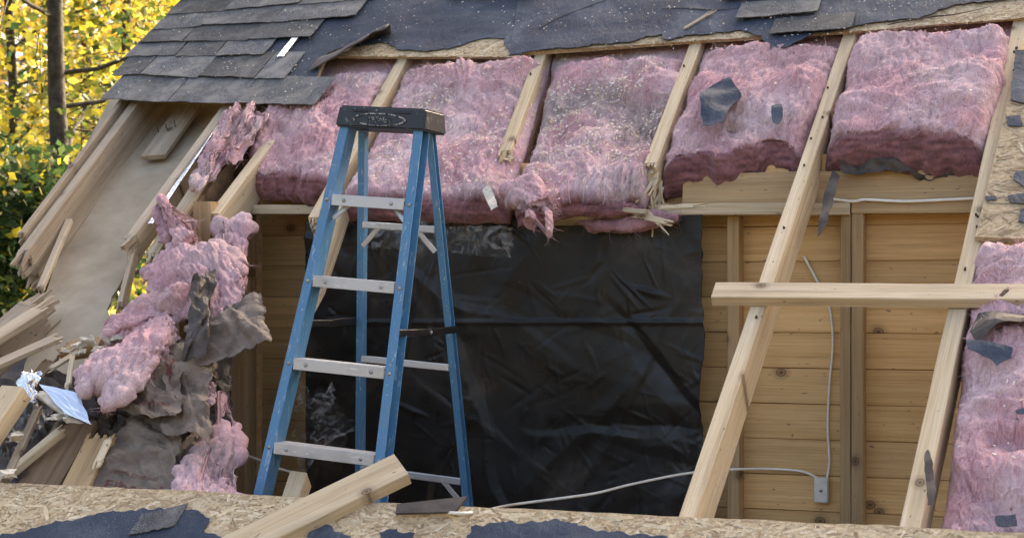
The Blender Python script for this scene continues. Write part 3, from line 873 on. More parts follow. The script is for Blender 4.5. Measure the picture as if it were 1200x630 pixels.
            a += cv + rng.normal(0, .12); r0 += math.cos(a) * st; c0 += math.sin(a) * st
        for q_ in range(m - 1): FF.append((b0 + 2 * q_, b0 + 2 * q_ + 1, b0 + 2 * q_ + 3, b0 + 2 * q_ + 2))
    cc4 = np.ones((len(CC), 4)); cc4[:, :3] = np.clip(np.array(CC), 0, .95)
    fo = link('fibres', mesh('fibres', V, FF, True, cc4), MAT['fibre'], o if parent is None else parent)
    fo['kind'] = 'stuff'
    return o, out, nrm2

def batt(label, quad, D=.15, puff=.035, seed=1, dust=.5, nu=112, nt=130, ne=36, droop=0.0, amp=1.0, bulge=.02, off=0.0, chips=0, fib=3000, cut=(-99, 0)):
    TL, TR, BR, BL = [np.array(roof(p[0], p[1], off)) for p in quad]
    en, es = np.array(EN), np.array(ES)
    P = []; dp = []; ed = []
    nb = 5
    prof = [('t', b / nt) for b in range(nt + 1)] + [('e', (c + 1) / ne) for c in range(ne)] + [('u', 1 - (c + 1) / nb) for c in range(nb)]
    for kind, b in prof:
        for i in range(nu + 1):
            a = i / nu
            e = 1 - abs(2 * a - 1) ** 13
            bb = b if kind != 'e' else 1.0
            base = (TL * (1 - a) + TR * a) * (1 - bb) + (BL * (1 - a) + BR * a) * bb
            wob = .05 * noise.noise((a * 3.2, seed, 1)) + .02 * noise.noise((a * 11, seed, 4))
            base = base - es * wob * bb
            hi = -.07 + (puff + .07) * e
            if kind == 't':
                sl = (base - np.array(RP)).dot(es); k0 = 0.0 if base[0] > cut[0] else cut[1]
                tk = min(1, max(0, (sl - k0 + .085) / .085)); tk = tk * tk * (3 - 2 * tk)
                hi = hi * (1 - tk) - .05 * tk
                if b > .94: hi -= .03 * (1 - math.sqrt(max(0, 1 - ((b - .94) / .06) ** 2)))
                hi -= droop * max(0, b - .5) ** 2 * 4
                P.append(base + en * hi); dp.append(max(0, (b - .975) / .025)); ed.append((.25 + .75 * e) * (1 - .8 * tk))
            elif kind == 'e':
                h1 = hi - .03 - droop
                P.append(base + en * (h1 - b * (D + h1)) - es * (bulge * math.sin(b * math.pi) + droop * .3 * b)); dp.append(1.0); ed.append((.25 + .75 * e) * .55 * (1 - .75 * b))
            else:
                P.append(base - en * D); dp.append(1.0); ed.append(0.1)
    W = nu + 1; nr = len(prof)
    F = []
    for r in range(nr - 1):
        for i in range(nu):
            q = r * W + i; F.append((q, q + W, q + W + 1, q + 1))
    # close the loop and the two sides
    for i in range(nu): F.append(((nr - 1) * W + i, i, i + 1, (nr - 1) * W + i + 1))
    F.append(tuple(r * W for r in range(nr))[::-1]); F.append(tuple(r * W + nu for r in range(nr)))
    o, out, nn = wool_finish('insulation_batt', P, F, seed, None, amp, dp, dust, fib, ed, None, 1.3, W, 1000)
    setp(o, label, 'insulation', 'pink insulation batts')
    if chips:
        q = Quads()
        k = 0; tr = 0
        while k < chips and tr < chips * 40:
            tr += 1
            i = random.randrange(0, (nt - 2) * W)
            p = out[i]
            if noise.noise(Vector(p) * 4.5 + Vector((seed, 5, 5))) + random.uniform(-.55, .35) < .02: continue
            n = Vector(nn[i]); 
            t = Vector((random.gauss(0, 1), random.gauss(0, 1), random.gauss(0, 1))); t = (t - n * t.dot(n) * .75).normalized(); b = n.cross(t).normalized()
            l = random.uniform(.0025, .0095); w = random.uniform(.0014, .0036)
            c = Vector(p) + n * random.uniform(.002, .006)
            cc = random.choice([(.80, .73, .58), (.70, .60, .42), (.84, .80, .70), (.55, .45, .30)])
            q.add([c - t * l - b * w, c + t * l - b * w * .6, c + t * l * .8 + b * w, c - t * l * .9 + b * w], cc); k += 1
        so = q.build('wood_chips', MAT['chip'])
        setp(so, 'pale sawdust and chips scattered over ' + label, 'sawdust', None, 'stuff')
    return o
batt('leftmost pink batt, dusty, behind the left rail of the ladder', [(345, 40), (478, 40), (388, 208), (280, 200)], seed=3, dust=.7, chips=260, puff=.012, cut=(roof2(372, 112)[0], roof2(366, 112)[1] - .03))
batt('chip-strewn pink batt framed by the top of the ladder', [(486, 40), (650, 36), (590, 230), (400, 228)], seed=8, dust=.55, chips=1500, puff=.005, D=.13)
batt('grey-pink batt sprinkled with sawdust, right of the ladder', [(652, 34), (828, 28), (752, 222), (602, 240)], seed=15, dust=.85, chips=1900, puff=-.012, droop=.0, amp=1.1, D=.10)
batt('pink batt carrying two navy felt scraps', [(834, 22), (1006, 12), (938, 168), (772, 188)], D=.19, seed=22, dust=.25, chips=140, puff=.03)
batt('fat clean pink batt at the top right', [(1010, 8), (1200, -4), (1159, 174), (964, 168)], D=.17, seed=29, dust=.4, chips=30, puff=.075, bulge=.03)
batt('tall loose pink batt at the lower right edge', [(1146, 300), (1330, 300), (1330, 690), (1094, 640)], seed=36, dust=.12, chips=60, puff=.02, nu=120, nt=190, off=-.02, amp=1.2, fib=4200)
def hunk(label, paths, seed, amp=1.0, dust=.4, fib=900, deep=0.0, seg=72):
    """torn lump of wool: tubes of changing radius through (px, py, roof offset, radius) points"""
    P = []; F = []; dp = []
    hr = random.Random(seed)
    paths = [list(p) for p in paths]
    for path in list(paths):                      # peeled layers lying over the main ones
        if max(p[3] for p in path) < .03: continue
        for _ in range(3):
            jx, jy = hr.uniform(-14, 14), hr.uniform(-10, 10); k = hr.uniform(.35, .65)
            paths.append([(p[0] + jx + hr.uniform(-7, 7), p[1] + jy + hr.uniform(-7, 7), p[2] + .25 * p[3] + hr.uniform(0, .02), p[3] * k * hr.uniform(.6, 1.2)) for p in path])
    for path in paths:
        Q = [(np.array(roof(p[0], p[1], p[2])), p[3]) for p in path]
        R = []
        for i in range(len(Q) - 1):
            for k in range(18):
                t = k / 18; t2 = t * t * (3 - 2 * t)
                R.append((Q[i][0] * (1 - t) + Q[i + 1][0] * t, Q[i][1] * (1 - t2) + Q[i + 1][1] * t2))
        R.append(Q[-1])
        n = len(R)
        b0 = len(P)
        d = Q[-1][0] - Q[0][0]; d /= np.linalg.norm(d)
        u = np.cross(d, np.array(EN)); u /= np.linalg.norm(u); w = np.cross(u, d)
        tw = hr.uniform(-.5, .5); fz = hr.uniform(.16, .32)
        for i, (c, r) in enumerate(R):
            x = i / (n - 1)
            k = math.sqrt(max(0.02, 1 - (2 * x - 1) ** 6))
            for s in range(seg):
                an = 2 * math.pi * s / seg
                rag_ = 1 + .55 * nz(c + u * math.copysign(.3, math.cos(an)), 22, seed) * abs(math.cos(an)) ** 3
                ct, st_ = math.cos(tw * x), math.sin(tw * x)
                ex, ey = math.cos(an) * rag_, math.sin(an) * fz
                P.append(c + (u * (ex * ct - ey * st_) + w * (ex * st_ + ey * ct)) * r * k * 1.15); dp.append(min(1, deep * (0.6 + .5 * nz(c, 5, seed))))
        for i in range(n - 1):
            for s in range(seg):
                a, b = b0 + i * seg + s, b0 + i * seg + (s + 1) % seg
                F.append((a, b, b + seg, a + seg))
        F.append(tuple(b0 + k for k in range(seg))[::-1]); F.append(tuple(b0 + (n - 1) * seg + k for k in range(seg)))
    o, _, _ = wool_finish('insulation_clump', P, F, seed, None, amp * 1.0, dp, dust, fib, None, tuple(d), 2.6, seg, fib)
    return setp(o, label, 'insulation', 'torn clumps of pink insulation')
hunk('pink wool tuft lying on the rafter ends under the shingle corner', [[(278, 128, .02, .05), (262, 165, .03, .07), (240, 215, .02, .06)], [(300, 130, .02, .05), (262, 190, .01, .05)]], 41, dust=.5)
hunk('large pink wool clump hanging beside the corner post', [[(184, 246, .06, .035), (205, 272, .05, .06), (226, 282, .0, .05)], [(212, 292, .02, .09), (216, 330, .02, .12), (214, 362, .0, .08)], [(240, 300, .02, .08), (258, 340, .0, .10), (262, 372, 0, .06)]], 42, dust=.6, fib=2200, deep=.3)
hunk('pink wool strip trailing down behind the rafter stub', [[(274, 258, -.06, .05), (264, 300, -.06, .06), (268, 342, -.06, .06)]], 43, dust=.6)
hunk('pink wool spread flat over the debris below the hanging clump', [[(214, 366, .02, .07), (165, 378, .02, .07), (132, 394, .0, .05)], [(192, 380, .02, .075), (172, 412, .05, .10), (128, 446, .05, .085)], [(182, 405, .05, .08), (138, 462, .04, .06)], [(120, 430, .05, .07), (108, 452, .04, .05)]], 44, dust=.5, fib=2000)
hunk('pink wool heap at the foot of the corner stud', [[(250, 515, -.12, .035), (244, 560, -.12, .065), (232, 612, -.12, .09)], [(264, 470, -.14, .025), (262, 545, -.13, .045), (260, 612, -.13, .06)]], 45, dust=.7, fib=1500)
hunk('wispy pink tuft dangling from the kraft paper', [[(230, 434, -.02, .016), (244, 455, -.02, .026), (247, 476, -.02, .012)]], 46, fib=60, amp=.5)
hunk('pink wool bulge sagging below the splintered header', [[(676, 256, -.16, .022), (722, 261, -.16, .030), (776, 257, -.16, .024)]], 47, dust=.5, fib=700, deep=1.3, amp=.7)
hunk('ragged pink wool tatters drooping below the sawdust batt', [[(608, 226, .01, .05), (628, 238, .02, .06), (650, 246, .02, .035)], [(641, 246, .03, .014), (643, 262, .02, .018), (641, 276, .02, .008)], [(621, 248, .03, .012), (624, 264, .02, .008)]], 48, dust=.75, fib=900)

# scraps of felt lying on the wool
def scrap(name, label, poly, off, mat, seed, cat='scrap', curl=.022):
    o = sheet2d(name, ragged(px2(poly, off), .015, .006, seed), rplace(off), .002, MAT[mat], None, grid=.02, h=lambda x, y: curl * noise.noise((x * 9, y * 9, seed)), smooth=False)
    return setp(o, label, cat)
scrap('felt_scrap', 'large navy felt scrap lying on the pink batt', [(821, 110), (828, 101), (846, 92), (855, 90), (869, 112), (858, 122), (847, 145), (826, 147), (821, 135)], .085, 'felt', 1)
scrap('felt_scrap', 'small navy felt scrap on the pink batt beside the long rafter', [(905, 126), (916, 124), (917, 136), (911, 143), (905, 140)], .088, 'felt', 2)
scrap('felt_scrap', 'navy felt scrap at the bottom right corner on loose wool', [(1166, 603), (1190, 602), (1192, 616), (1168, 614)], .055, 'felt', 3)
scrap('felt_scrap', 'long torn felt strip across the wool below the crossing board', [(1132, 400), (1150, 402), (1168, 405), (1187, 410), (1185, 420), (1168, 428), (1160, 420), (1134, 411)], .06, 'felt', 4)
scrap('felt_scrap', 'crumpled dark felt between the rightmost rafter and the wool', [(1146, 362), (1200, 356), (1260, 360), (1240, 376), (1176, 384), (1142, 400), (1136, 384)], .05, 'kraftdark', 5, curl=.05)
scrap('felt_scrap', 'black felt strip stuck to the side of the rightmost rafter', [(1084, 533), (1088, 528), (1093, 548), (1097, 575), (1094, 592), (1087, 590), (1085, 562)], .03, 'kraftdark', 6)
scrap('felt_scrap', 'tiny felt fleck on the wool at the right edge', [(1190, 481), (1204, 478), (1206, 486), (1192, 485)], .06, 'felt', 7)
scrap('felt_scrap', 'dark felt strip hanging on the side of the long rafter', [(976, 200), (984, 206), (970, 262), (958, 276), (962, 246), (968, 222)], -.06, 'kraftdark', 8, curl=.03)
scrap('bark_chip', 'grey paper fleck on the wool beside the ladder', [(566, 222), (574, 218), (580, 232), (584, 244), (575, 246), (570, 234)], .07, 'foam', 9)

# ------------------------------------------------------------------ paper, foil and film sheets
def folds(seed, n, xr, yr, width, height, length):
    """sharp straight creases: each a tent with its own line, width, height and length"""
    r = np.random.default_rng(seed)
    cx = r.uniform(*xr, n); cy = r.uniform(*yr, n); an = r.uniform(0, math.pi, n)
    wd = r.uniform(*width, n); ht = r.uniform(*height, n) * np.where(r.random(n) < .3, -1, 1); ln = r.uniform(*length, n)
    asym = r.uniform(.25, 1.0, n); ca, sa = np.cos(an), np.sin(an)
    def f(x, y):
        dx = x - cx; dy = y - cy
        al = dx * ca + dy * sa; ac = -dx * sa + dy * ca
        w2 = np.where(ac > 0, wd, wd * asym) * (1.2 - .7 * np.minimum(1, np.abs(al) / ln))
        return float(np.sum(np.maximum(0, 1 - np.abs(ac) / w2) * np.maximum(0, 1 - (al / ln) ** 2) * ht))
    return f
def crumple(name, label, quad, mat, seed, amp=.03, n=(46, 40), offs=(0, 0, 0, 0), cat='paper', ridge=9.0, parent=None, wavy=.03, place=None):
    """crumpled sheet over a quad (TL, TR, BR, BL pixels on the roof plane at the given offsets)"""
    if place is None: cs = [np.array(roof(q[0], q[1], o)) for q, o in zip(quad, offs)]
    else: cs = [np.array(place(q[0], q[1], o)) for q, o in zip(quad, offs)]
    nrm = np.cross(cs[1] - cs[0], cs[3] - cs[0]); nrm /= np.linalg.norm(nrm)
    if nrm[1] > 0: nrm = -nrm
    ux = (cs[1] - cs[0]) / np.linalg.norm(cs[1] - cs[0]); uy = (cs[3] - cs[0]) / np.linalg.norm(cs[3] - cs[0])
    WW, HH = np.linalg.norm(cs[1] - cs[0]), np.linalg.norm(cs[3] - cs[0])
    fd = folds(seed, 46, (0, WW), (0, HH), (.012, .09), (.2, 1.0), (.05, .45))
    fe = folds(seed + 500, 16, (0, 1), (0, 1), (.02, .12), (.2, 1.0), (.05, .3))
    def pos(u, v, lift=0):
        p = (cs[0] * (1 - u) + cs[1] * u) * (1 - v) + (cs[3] * (1 - u) + cs[2] * u) * v
        p = p + ux * wavy * (noise.noise((v * 4, seed, 2)) + .35 * noise.noise((v * 17, seed, 2))) * (1 if u > .5 else -1) * abs(2 * u - 1) + uy * wavy * (noise.noise((u * 4, seed, 6)) + .35 * noise.noise((u * 17, seed, 6))) * abs(2 * v - 1) * (1 if v > .5 else -1)
        r = .75 * fd(u * WW, v * HH) + nz(p, 2.6, seed + 2) * .9 + (.3 * nz(p, ridge * 2, seed))
        return p + nrm * (amp * r + lift)
    V = []; F = []
    for j in range(n[1] + 1):
        for i in range(n[0] + 1): V.append(pos(i / n[0], j / n[1]))
    for j in range(n[1]):
        for i in range(n[0]):
            a = j * (n[0] + 1) + i; F.append((a, a + 1, a + n[0] + 2, a + n[0] + 1))
    o = link(name, mesh(name, V, F, False), MAT[mat], parent)
    md = o.modifiers.new('thickness', 'SOLIDIFY'); md.thickness = .0012
    if label: setp(o, label, cat)
    return o, pos
def words(text, pos, o, u0, v0, du, dv, mat, flip=False):
    """flat print that follows a crumpled sheet"""
    cu = bpy.data.curves.new('print', 'FONT'); cu.body = text; cu.size = 1; cu.resolution_u = 2
    to = bpy.data.objects.new('print', cu); C.objects.link(to)
    dg = bpy.context.evaluated_depsgraph_get()
    me = bpy.data.meshes.new_from_object(to.evaluated_get(dg))
    C.objects.unlink(to); bpy.data.objects.remove(to)
    bm = bmesh.new(); bm.from_mesh(me)
    bmesh.ops.triangulate(bm, faces=bm.faces)
    bmesh.ops.subdivide_edges(bm, edges=[e for e in bm.edges if e.calc_length() > .12], cuts=2)
    wmax = max(v.co.x for v in bm.verts)
    for v in bm.verts:
        x, y = v.co.x / wmax, v.co.y
        if flip: x, y = 1 - x, .7 - y
        v.co = Vector(pos(u0 + du * x, v0 - dv * y, .0045))
    bm.to_mesh(me); bm.free(); me.materials.clear()
    link('print', me, MAT[mat], o)

o, pos = crumple('kraft_sheet', 'tall brown kraft paper facing with faded red print standing on the deck edge', [(152, 486), (214, 486), (202, 592), (104, 582)], 'kraft', 51, .014, offs=(-.05, -.05, -.08, -.08))
words('Fiberglas', pos, o, .13, .93, .95, .16, 'redink'); words('OWENS CORNING', pos, o, .16, .76, .62, .06, 'redink')
o, pos = crumple('kraft_sheet', 'folded brown kraft flap with upside down red print over the tall sheet', [(172, 400), (226, 396), (208, 490), (118, 482)], 'kraft', 52, .022, offs=(.0, .0, .03, .0))
words('R-19', pos, o, .45, .62, .38, .32, 'redink', True); words('INSULATION', pos, o, .34, .88, .5, .08, 'redink', True)
crumple('kraft_sheet', 'wide brown kraft flap sticking out right over the corner stud', [(222, 386), (308, 346), (320, 404), (224, 434)], 'kraft', 53, .014, offs=(.0, .06, .06, .0))
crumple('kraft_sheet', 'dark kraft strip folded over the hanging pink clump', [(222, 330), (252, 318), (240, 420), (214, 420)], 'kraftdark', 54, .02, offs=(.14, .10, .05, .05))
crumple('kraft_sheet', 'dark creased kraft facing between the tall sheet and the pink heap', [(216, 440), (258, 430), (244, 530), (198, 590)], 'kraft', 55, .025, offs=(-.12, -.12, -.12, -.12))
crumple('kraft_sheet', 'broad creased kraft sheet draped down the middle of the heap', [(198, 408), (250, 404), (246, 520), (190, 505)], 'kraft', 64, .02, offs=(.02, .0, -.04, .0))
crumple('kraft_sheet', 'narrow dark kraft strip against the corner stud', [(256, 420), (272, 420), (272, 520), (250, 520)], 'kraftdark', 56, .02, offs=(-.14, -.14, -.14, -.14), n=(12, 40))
crumple('kraft_sheet', 'dark wrinkled kraft paper behind the silver foil scrap', [(40, 440), (160, 430), (150, 500), (60, 520)], 'kraftdark', 57, .04, offs=(-.10, -.08, -.08, -.10))
crumple('kraft_sheet', 'black paper curling out under the fat clean batt', [(982, 158), (1160, 200), (1130, 218), (984, 200)], 'kraftdark', 58, .02, offs=(-.02, -.10, -.16, -.06))
crumple('gap_backing', 'deep brown sheet added to cover the gap behind the debris at the far left', [(-60, 400), (270, 420), (275, 640), (-60, 620)], 'kraftdark', 59, .03, offs=(-.30, -.30, -.30, -.30), n=(40, 30))  # added dark sheet covers the gap where bright leaves would show
crumple('kraft_sheet', 'dark sheet added to fill the gap between the corner post and the stud', [(222, 250), (274, 250), (274, 450), (222, 440)], 'kraftdark', 60, .015, offs=(-.22, -.22, -.25, -.25))  # added sheet, its dark colour stands in for the shade of the gap
o, pos = crumple('foil_scrap', 'bright silver foil board scrap, sky blue painted in, lying on the debris', [(46, 450), (92, 461), (107, 497), (76, 485)], 'foilflat', 61, .002, offs=(.06, .06, .05, .06), cat='foil', n=(10, 8), wavy=.01)
beam('foam_core', roof(44, 458, .045), roof(92, 492, .04), EN, .03, .02, MAT['foam'], o, rag=(.02, .05))
crumple('foil_scrap', 'crumpled silver foil hanging at the far left below the board end', [(30, 438), (52, 441), (44, 470), (20, 480)], 'foil', 62, .012, offs=(.0, .0, -.02, -.02), cat='foil', ridge=18, n=(36, 36))
crumple('foil_scrap', 'dull silver foil sheet under the boards at the left edge', [(20, 460), (66, 480), (20, 540), (-30, 530)], 'dullfoil', 63, .012, offs=(-.06, -.06, -.08, -.08), cat='foil', ridge=14)

# ------------------------------------------------------------------ loose broken boards at the lower left
def loose(label, p0, p1, w, d, mat, off0=.0, off1=.0, rag=(0, 0), up=EN):
    o = beam('loose_board', roof(p0[0], p0[1], off0), roof(p1[0], p1[1], off1), up, w, d, MAT[mat], None, rag)
    return setp(o, label, 'board', 'broken boards at the lower left')
loose('thick tan board end poking in at the left edge', (14, 452), (-40, 530), .10, .07, 'lumber', .10, .06)
loose('thin wedge of weathered board lying across the sheet bottom', (-30, 436), (70, 392), .05, .02, 'weathered', .03, .02, rag=(0, .03))
loose('brown broken board end above the pink heap, torn on its left', (66, 405), (118, 398), .055, .06, 'stud', -.02, -.02, rag=(.06, 0))
loose('long pale slat edge running down to the deck at the lower left', (72, 500), (-10, 568), .034, .03, 'pale', .0, -.04, rag=(.02, 0))
loose('wide brown board with staples beside the pale slat', (90, 492), (30, 590), .17, .03, 'brown', -.05, -.08)
loose('tan board with split white top standing before the kraft paper', (118, 508), (76, 592), .11, .03, 'stud', -.03, -.06, rag=(.03, 0))
loose('white split sliver on top of the tan board', (128, 510), (112, 545), .03, .012, 'pale', -.01, -.02, rag=(.03, .03))
loose('grey-tan splintered strip below the torn rafter', (158, 282), (138, 362), .022, .05, 'weathered', -.04, -.08, rag=(.04, .06))
loose('thin pale slat standing upright in the debris', (84, 415), (79, 452), .02, .012, 'pale', .0, .0, rag=(.02, .02))
loose('grey board edge below the gap where yellow leaves show', (160, 372), (118, 420), .05, .03, 'weathered', -.08, -.08)
loose('weathered plank end lying across the sheet at the far left edge', (60, 352), (-30, 408), .07, .03, 'weathered', .03, .05, rag=(.09, 0))
loose('short dark board sticking up behind the foil scrap', (60, 418), (20, 470), .06, .03, 'brown', -.06, -.06, rag=(.05, 0))
loose('pale lath lying under the brown board end', (128, 388), (52, 434), .025, .015, 'pale', -.03, -.03, rag=(.03, .04))
loose('grey lath crossing the lower debris toward the deck', (44, 476), (6, 560), .03, .02, 'weathered', .0, -.02, rag=(.03, 0))
# crumbs of foam board
fr = random.Random(5)
for k, (px, py) in enumerate(((78, 410), (92, 404), (104, 400), (118, 408), (124, 398), (136, 396), (66, 488), (84, 492), (96, 412), (18, 512), (10, 555))):
    c = roof(px, py, .04)
    bm = bmesh.new(); bmesh.ops.create_cube(bm, size=.038); bmesh.ops.subdivide_edges(bm, edges=bm.edges[:], cuts=2)
    for v in bm.verts:
        v.co = Vector((v.co.x * fr.uniform(.75, 1.25) * (.7 + .25 * (k % 4)), v.co.y * fr.uniform(.7, 1.2), v.co.z * .45)) * (1 + .8 * noise.noise(v.co * 45 + Vector((k * 3, 0, 0))))
    me = bpy.data.meshes.new('foam_crumb'); bm.to_mesh(me); bm.free()
    o = link('foam_crumb', me, MAT['foam'], None, Matrix.Translation(c) @ Matrix.Rotation(fr.uniform(0, 6), 4, 'Z') @ Matrix.Rotation(fr.uniform(-1, 1), 4, 'X'))
    setp(o, 'pale broken crumb of foam board among the debris at the lower left', 'debris', 'foam board crumbs')

# ------------------------------------------------------------------ black film over the middle of the wall
def film_sheet():
    fold = folds(5, 42, (-3.4, -1.2), (FLOOR, CZ + .4), (.03, .14), (.002, .013), (.15, .8))
    crk = folds(6, 420, (-3.4, -1.2), (FLOOR, CZ + .4), (.006, .022), (.002, .006), (.03, .16))
    FY = WY - .035
    x0, x1 = wall(362, 400, FY).x, wall(826, 400, FY).x
    zt, zb = wall(600, 256, FY).z, FLOOR + .02
    nx, ny = 330, 200
    V = []; F = []
    zc = wall(700, 378, FY).z
    for j in range(ny + 1):
        for i in range(nx + 1):
            u, v = i / nx, j / ny
            x = x0 + (x1 - x0) * u; z = zt + (zb - zt) * v
            x += .035 * u ** 6 * noise.noise((z * 3.3, 1, 1)) + (.006 * noise.noise((z * 22, 1, 1)) if i == nx else 0)
            x += .02 * max(0, u - .9) * noise.noise((z * 3, 5, 1)) * 10
            p = Vector((x, z, 0))
            mask = max(0, noise.noise(p * 2.4 + Vector((0, 0, 12))) - .12)
            big = noise.noise(Vector((x * 1.6 + z * .5, z * .7, 3))) * .05
            y = FY - .035 - .5 * big - fold(x + .06 * noise.noise((x * 3, z * 3, 1)), z + .06 * noise.noise((x * 3, z * 3, 8))) - (.35 + 5.5 * mask) * crk(x + .012 * noise.noise((x * 14, z * 14, 1)), z)
            y -= .007 * math.exp(-((z - zc - .01 * (u - .5)) / .008) ** 2)
            y -= .05 * max(0, v - .6) ** 2
            V.append((x, min(y, FY - .004), z))
    for j in range(ny):
        for i in range(nx):
            a = j * (nx + 1) + i; F.append((a, a + nx + 1, a + nx + 2, a + 1))
    o = link('plastic_sheet', mesh('plastic_sheet', V, F, True), MAT['film'])
    md = o.modifiers.new('thickness', 'SOLIDIFY'); md.thickness = .001; md.offset = -1
    return setp(o, 'big wrinkled black plastic sheet hung over the wall behind the ladder', 'plastic sheet')
film_sheet()
fp = lambda px, py, o: wall(px, py, WY - .18 + o)
crumple('plastic_film', 'creased clear plastic film between the ladder legs', [(352, 452), (400, 456), (412, 524), (342, 556)], 'clear', 71, .05, n=(50, 60), cat='plastic film', ridge=7, place=lambda a, b, o: wall(a, b, WY - .30), wavy=.08)
crumple('plastic_film', 'clear plastic strip sagging under the header beside the ladder', [(430, 262), (602, 266), (600, 302), (430, 290)], 'clear', 72, .02, n=(70, 20), cat='plastic film', ridge=6, place=lambda a, b, o: wall(a, b, WY - .14), wavy=.03)

# ------------------------------------------------------------------ crossing board, foreground board, stubs, offcut
o = beam('crossing_board', roof(836, 339, .042), roof(1420, 343, .042), EN, .088, .038, MAT['lumber'], warp=.006)
setp(o, 'pale horizontal board laid across the two long rafters', 'board')
q = roof(1177, 345, .045)
nb = beam('torn_notch', roof(1170, 350, .044), roof(1182, 336, .048), EN, .018, .006, MAT['rust'], o, rag=(.02, .02))
o = beam('loose_plank', roof(470, 543, .060), roof(90, 726, .060), EN, .125, .042, MAT['lumber'], warp=.002)
setp(o, 'pale sawn board lying over the deck edge at the foot of the ladder', 'board')
o = beam('rafter_stub', wall(350, 552, 5.05), wall(320, 640, 4.85), (0.2, -1, .5), .06, .09, MAT['lumber'])
setp(o, 'short cut rafter stub poking up behind the foreground board', 'rafter')
o = sheet2d('panel_offcut', px2([(466, 592), (548, 583), (534, 601), (464, 603)], .04), rplace(.04), .008, MAT['kraftdark'], None, grid=.05)
setp(o, 'dark blue-grey panel corner lying on the deck edge behind the ladder foot', 'scrap')

# ------------------------------------------------------------------ wiring
bx = wall(964, 573, PY); bxp = empty('junction_box', (bx.x, PY, bx.z), 'small off-white junction box on the pine wall', 'junction box')
beam('box_body', (bx.x, PY - .002, bx.z - .048), (bx.x, PY - .002, bx.z + .048), (0, 1, 0), .052, -.0 + .03, MAT['boxwhite'], bxp) if False else None
def rbox(name, c, sx, sy, sz, mat, parent, bev=.004):
    bm = bmesh.new(); bmesh.ops.create_cube(bm, size=1)
    for v in bm.verts: v.co = Vector((v.co.x * sx, v.co.y * sy, v.co.z * sz))
    bmesh.ops.bevel(bm, geom=bm.edges[:], offset=bev, segments=2, affect='EDGES')
    me = bpy.data.meshes.new(name); bm.to_mesh(me); bm.free()
    return link(name, me, mat, parent, Matrix.Translation(c))
rbox('box_body', (bx.x, PY - .019, bx.z), .056, .034, .098, MAT['boxwhite'], bxp)
rbox('cover_plate', (bx.x, PY - .039, bx.z), .050, .005, .090, MAT['boxwhite'], bxp, .0015)
tube('screw', [(bx.x, PY - .039, bx.z), (bx.x, PY - .044, bx.z)], .006, MAT['steel'], bxp, 10)
def cable(label, pts, r=.0055):
    return setp(tube('cable', pts, r, MAT['cable']), label, 'cable')
cable('white cable dropping down the pine wall into the junction box', [wall(942, 300, PY - .012), wall(958, 330, PY - .015), wall(971, 356, PY - .012), wall(976, 400, PY - .012), wall(972, 450, PY - .012), wall(970, 500, PY - .012), wall(972, 540, PY - .012), wall(969, 560, PY - .015)], .0048)
cable('white cable sagging across the black plastic to the junction box', [roof(520, 600, .03), roof(556, 600, .0), wall(600, 591, 5.6), wall(660, 583, 5.7), wall(700, 577, 5.8), wall(740, 567, 5.95), wall(800, 555, 6.1), wall(850, 550, 6.2), wall(900, 549, PY - .03), wall(940, 552, PY - .012), wall(960, 561, PY - .015)], .0052)
cable('white cable stretched along the top of the right header', [wall(972, 233, WY - .012), wall(1000, 236, WY - .010), wall(1015, 234, WY - .012), wall(1060, 236, WY - .012), wall(1110, 234, WY - .012), wall(1160, 232, WY - .012), wall(1230, 232, WY - .012)], .006)
cable('thin white cable poking out behind the corner stud', [wall(276, 530, WY - .05), wall(300, 537, WY - .08), wall(318, 546, WY - .12), wall(338, 552, WY - .1), wall(352, 560, WY - .1)], .0055)

# ------------------------------------------------------------------ blue stepladder
capc = wall(459, 141, 5.36)
HL = 1.75
ROLL = Matrix.Rotation(math.radians(4.6), 4, 'Y')
org = capc - (ROLL @ Vector((0, 0, HL)))
ldr = empty('stepladder', org, 'blue fibreglass stepladder with aluminium steps and black cap', 'ladder')
ldr.rotation_euler = ROLL.to_euler()
LM = Matrix.Translation(org) @ ROLL
def lpart(name, me, mat, parent=ldr, mw=Matrix()):
    o = bpy.data.objects.new(name, me); C.objects.link(o)
    if not me.materials: me.materials.append(mat)
    o.parent = parent; o.matrix_basis = mw
    return o
def channel(A, B, sgn, dep0, dep1, fl=.030, t=.0045):
    A, B = Vector(A), Vector(B)
    d = (B - A).normalized()
    ox = Vector((sgn, 0, 0)); ox = (ox - d * ox.dot(d)).normalized()
    dy = d.cross(ox).normalized()
    if dy.y < 0: dy = -dy
    V = []; n = 14
    for i in range(n + 1):
        c = A.lerp(B, i / n); D = (dep0 + (dep1 - dep0) * i / n) / 2
        for (o_, y_) in ((0, -D), (fl, -D), (fl, -D + t), (t, -D + t), (t, D - t), (fl, D - t), (fl, D), (0, D)):
            V.append(c + ox * o_ + dy * y_)
    F = []
    for i in range(n):
        for k in range(8):
            a, b = i * 8 + k, i * 8 + (k + 1) % 8
            F.append((a, b, b + 8, a + 8))
    for e in (0, n * 8):
        F += [(e, e + 1, e + 2, e + 3), (e, e + 3, e + 4, e + 7), (e + 4, e + 5, e + 6, e + 7)]
    me = mesh('rail', V, F)
    bm = bmesh.new(); bm.from_mesh(me); bmesh.ops.recalc_face_normals(bm, faces=bm.faces); bm.to_mesh(me); bm.free()
    return me
def fr_(z): k = 1 - z / 1.70; return (.128 + .098 * k, -.055 - .40 * k)       # half width, y of the front rails at height z
def rr2(z): k = 1 - z / 1.70; return (.122 + .118 * k, .055 + .50 * k)
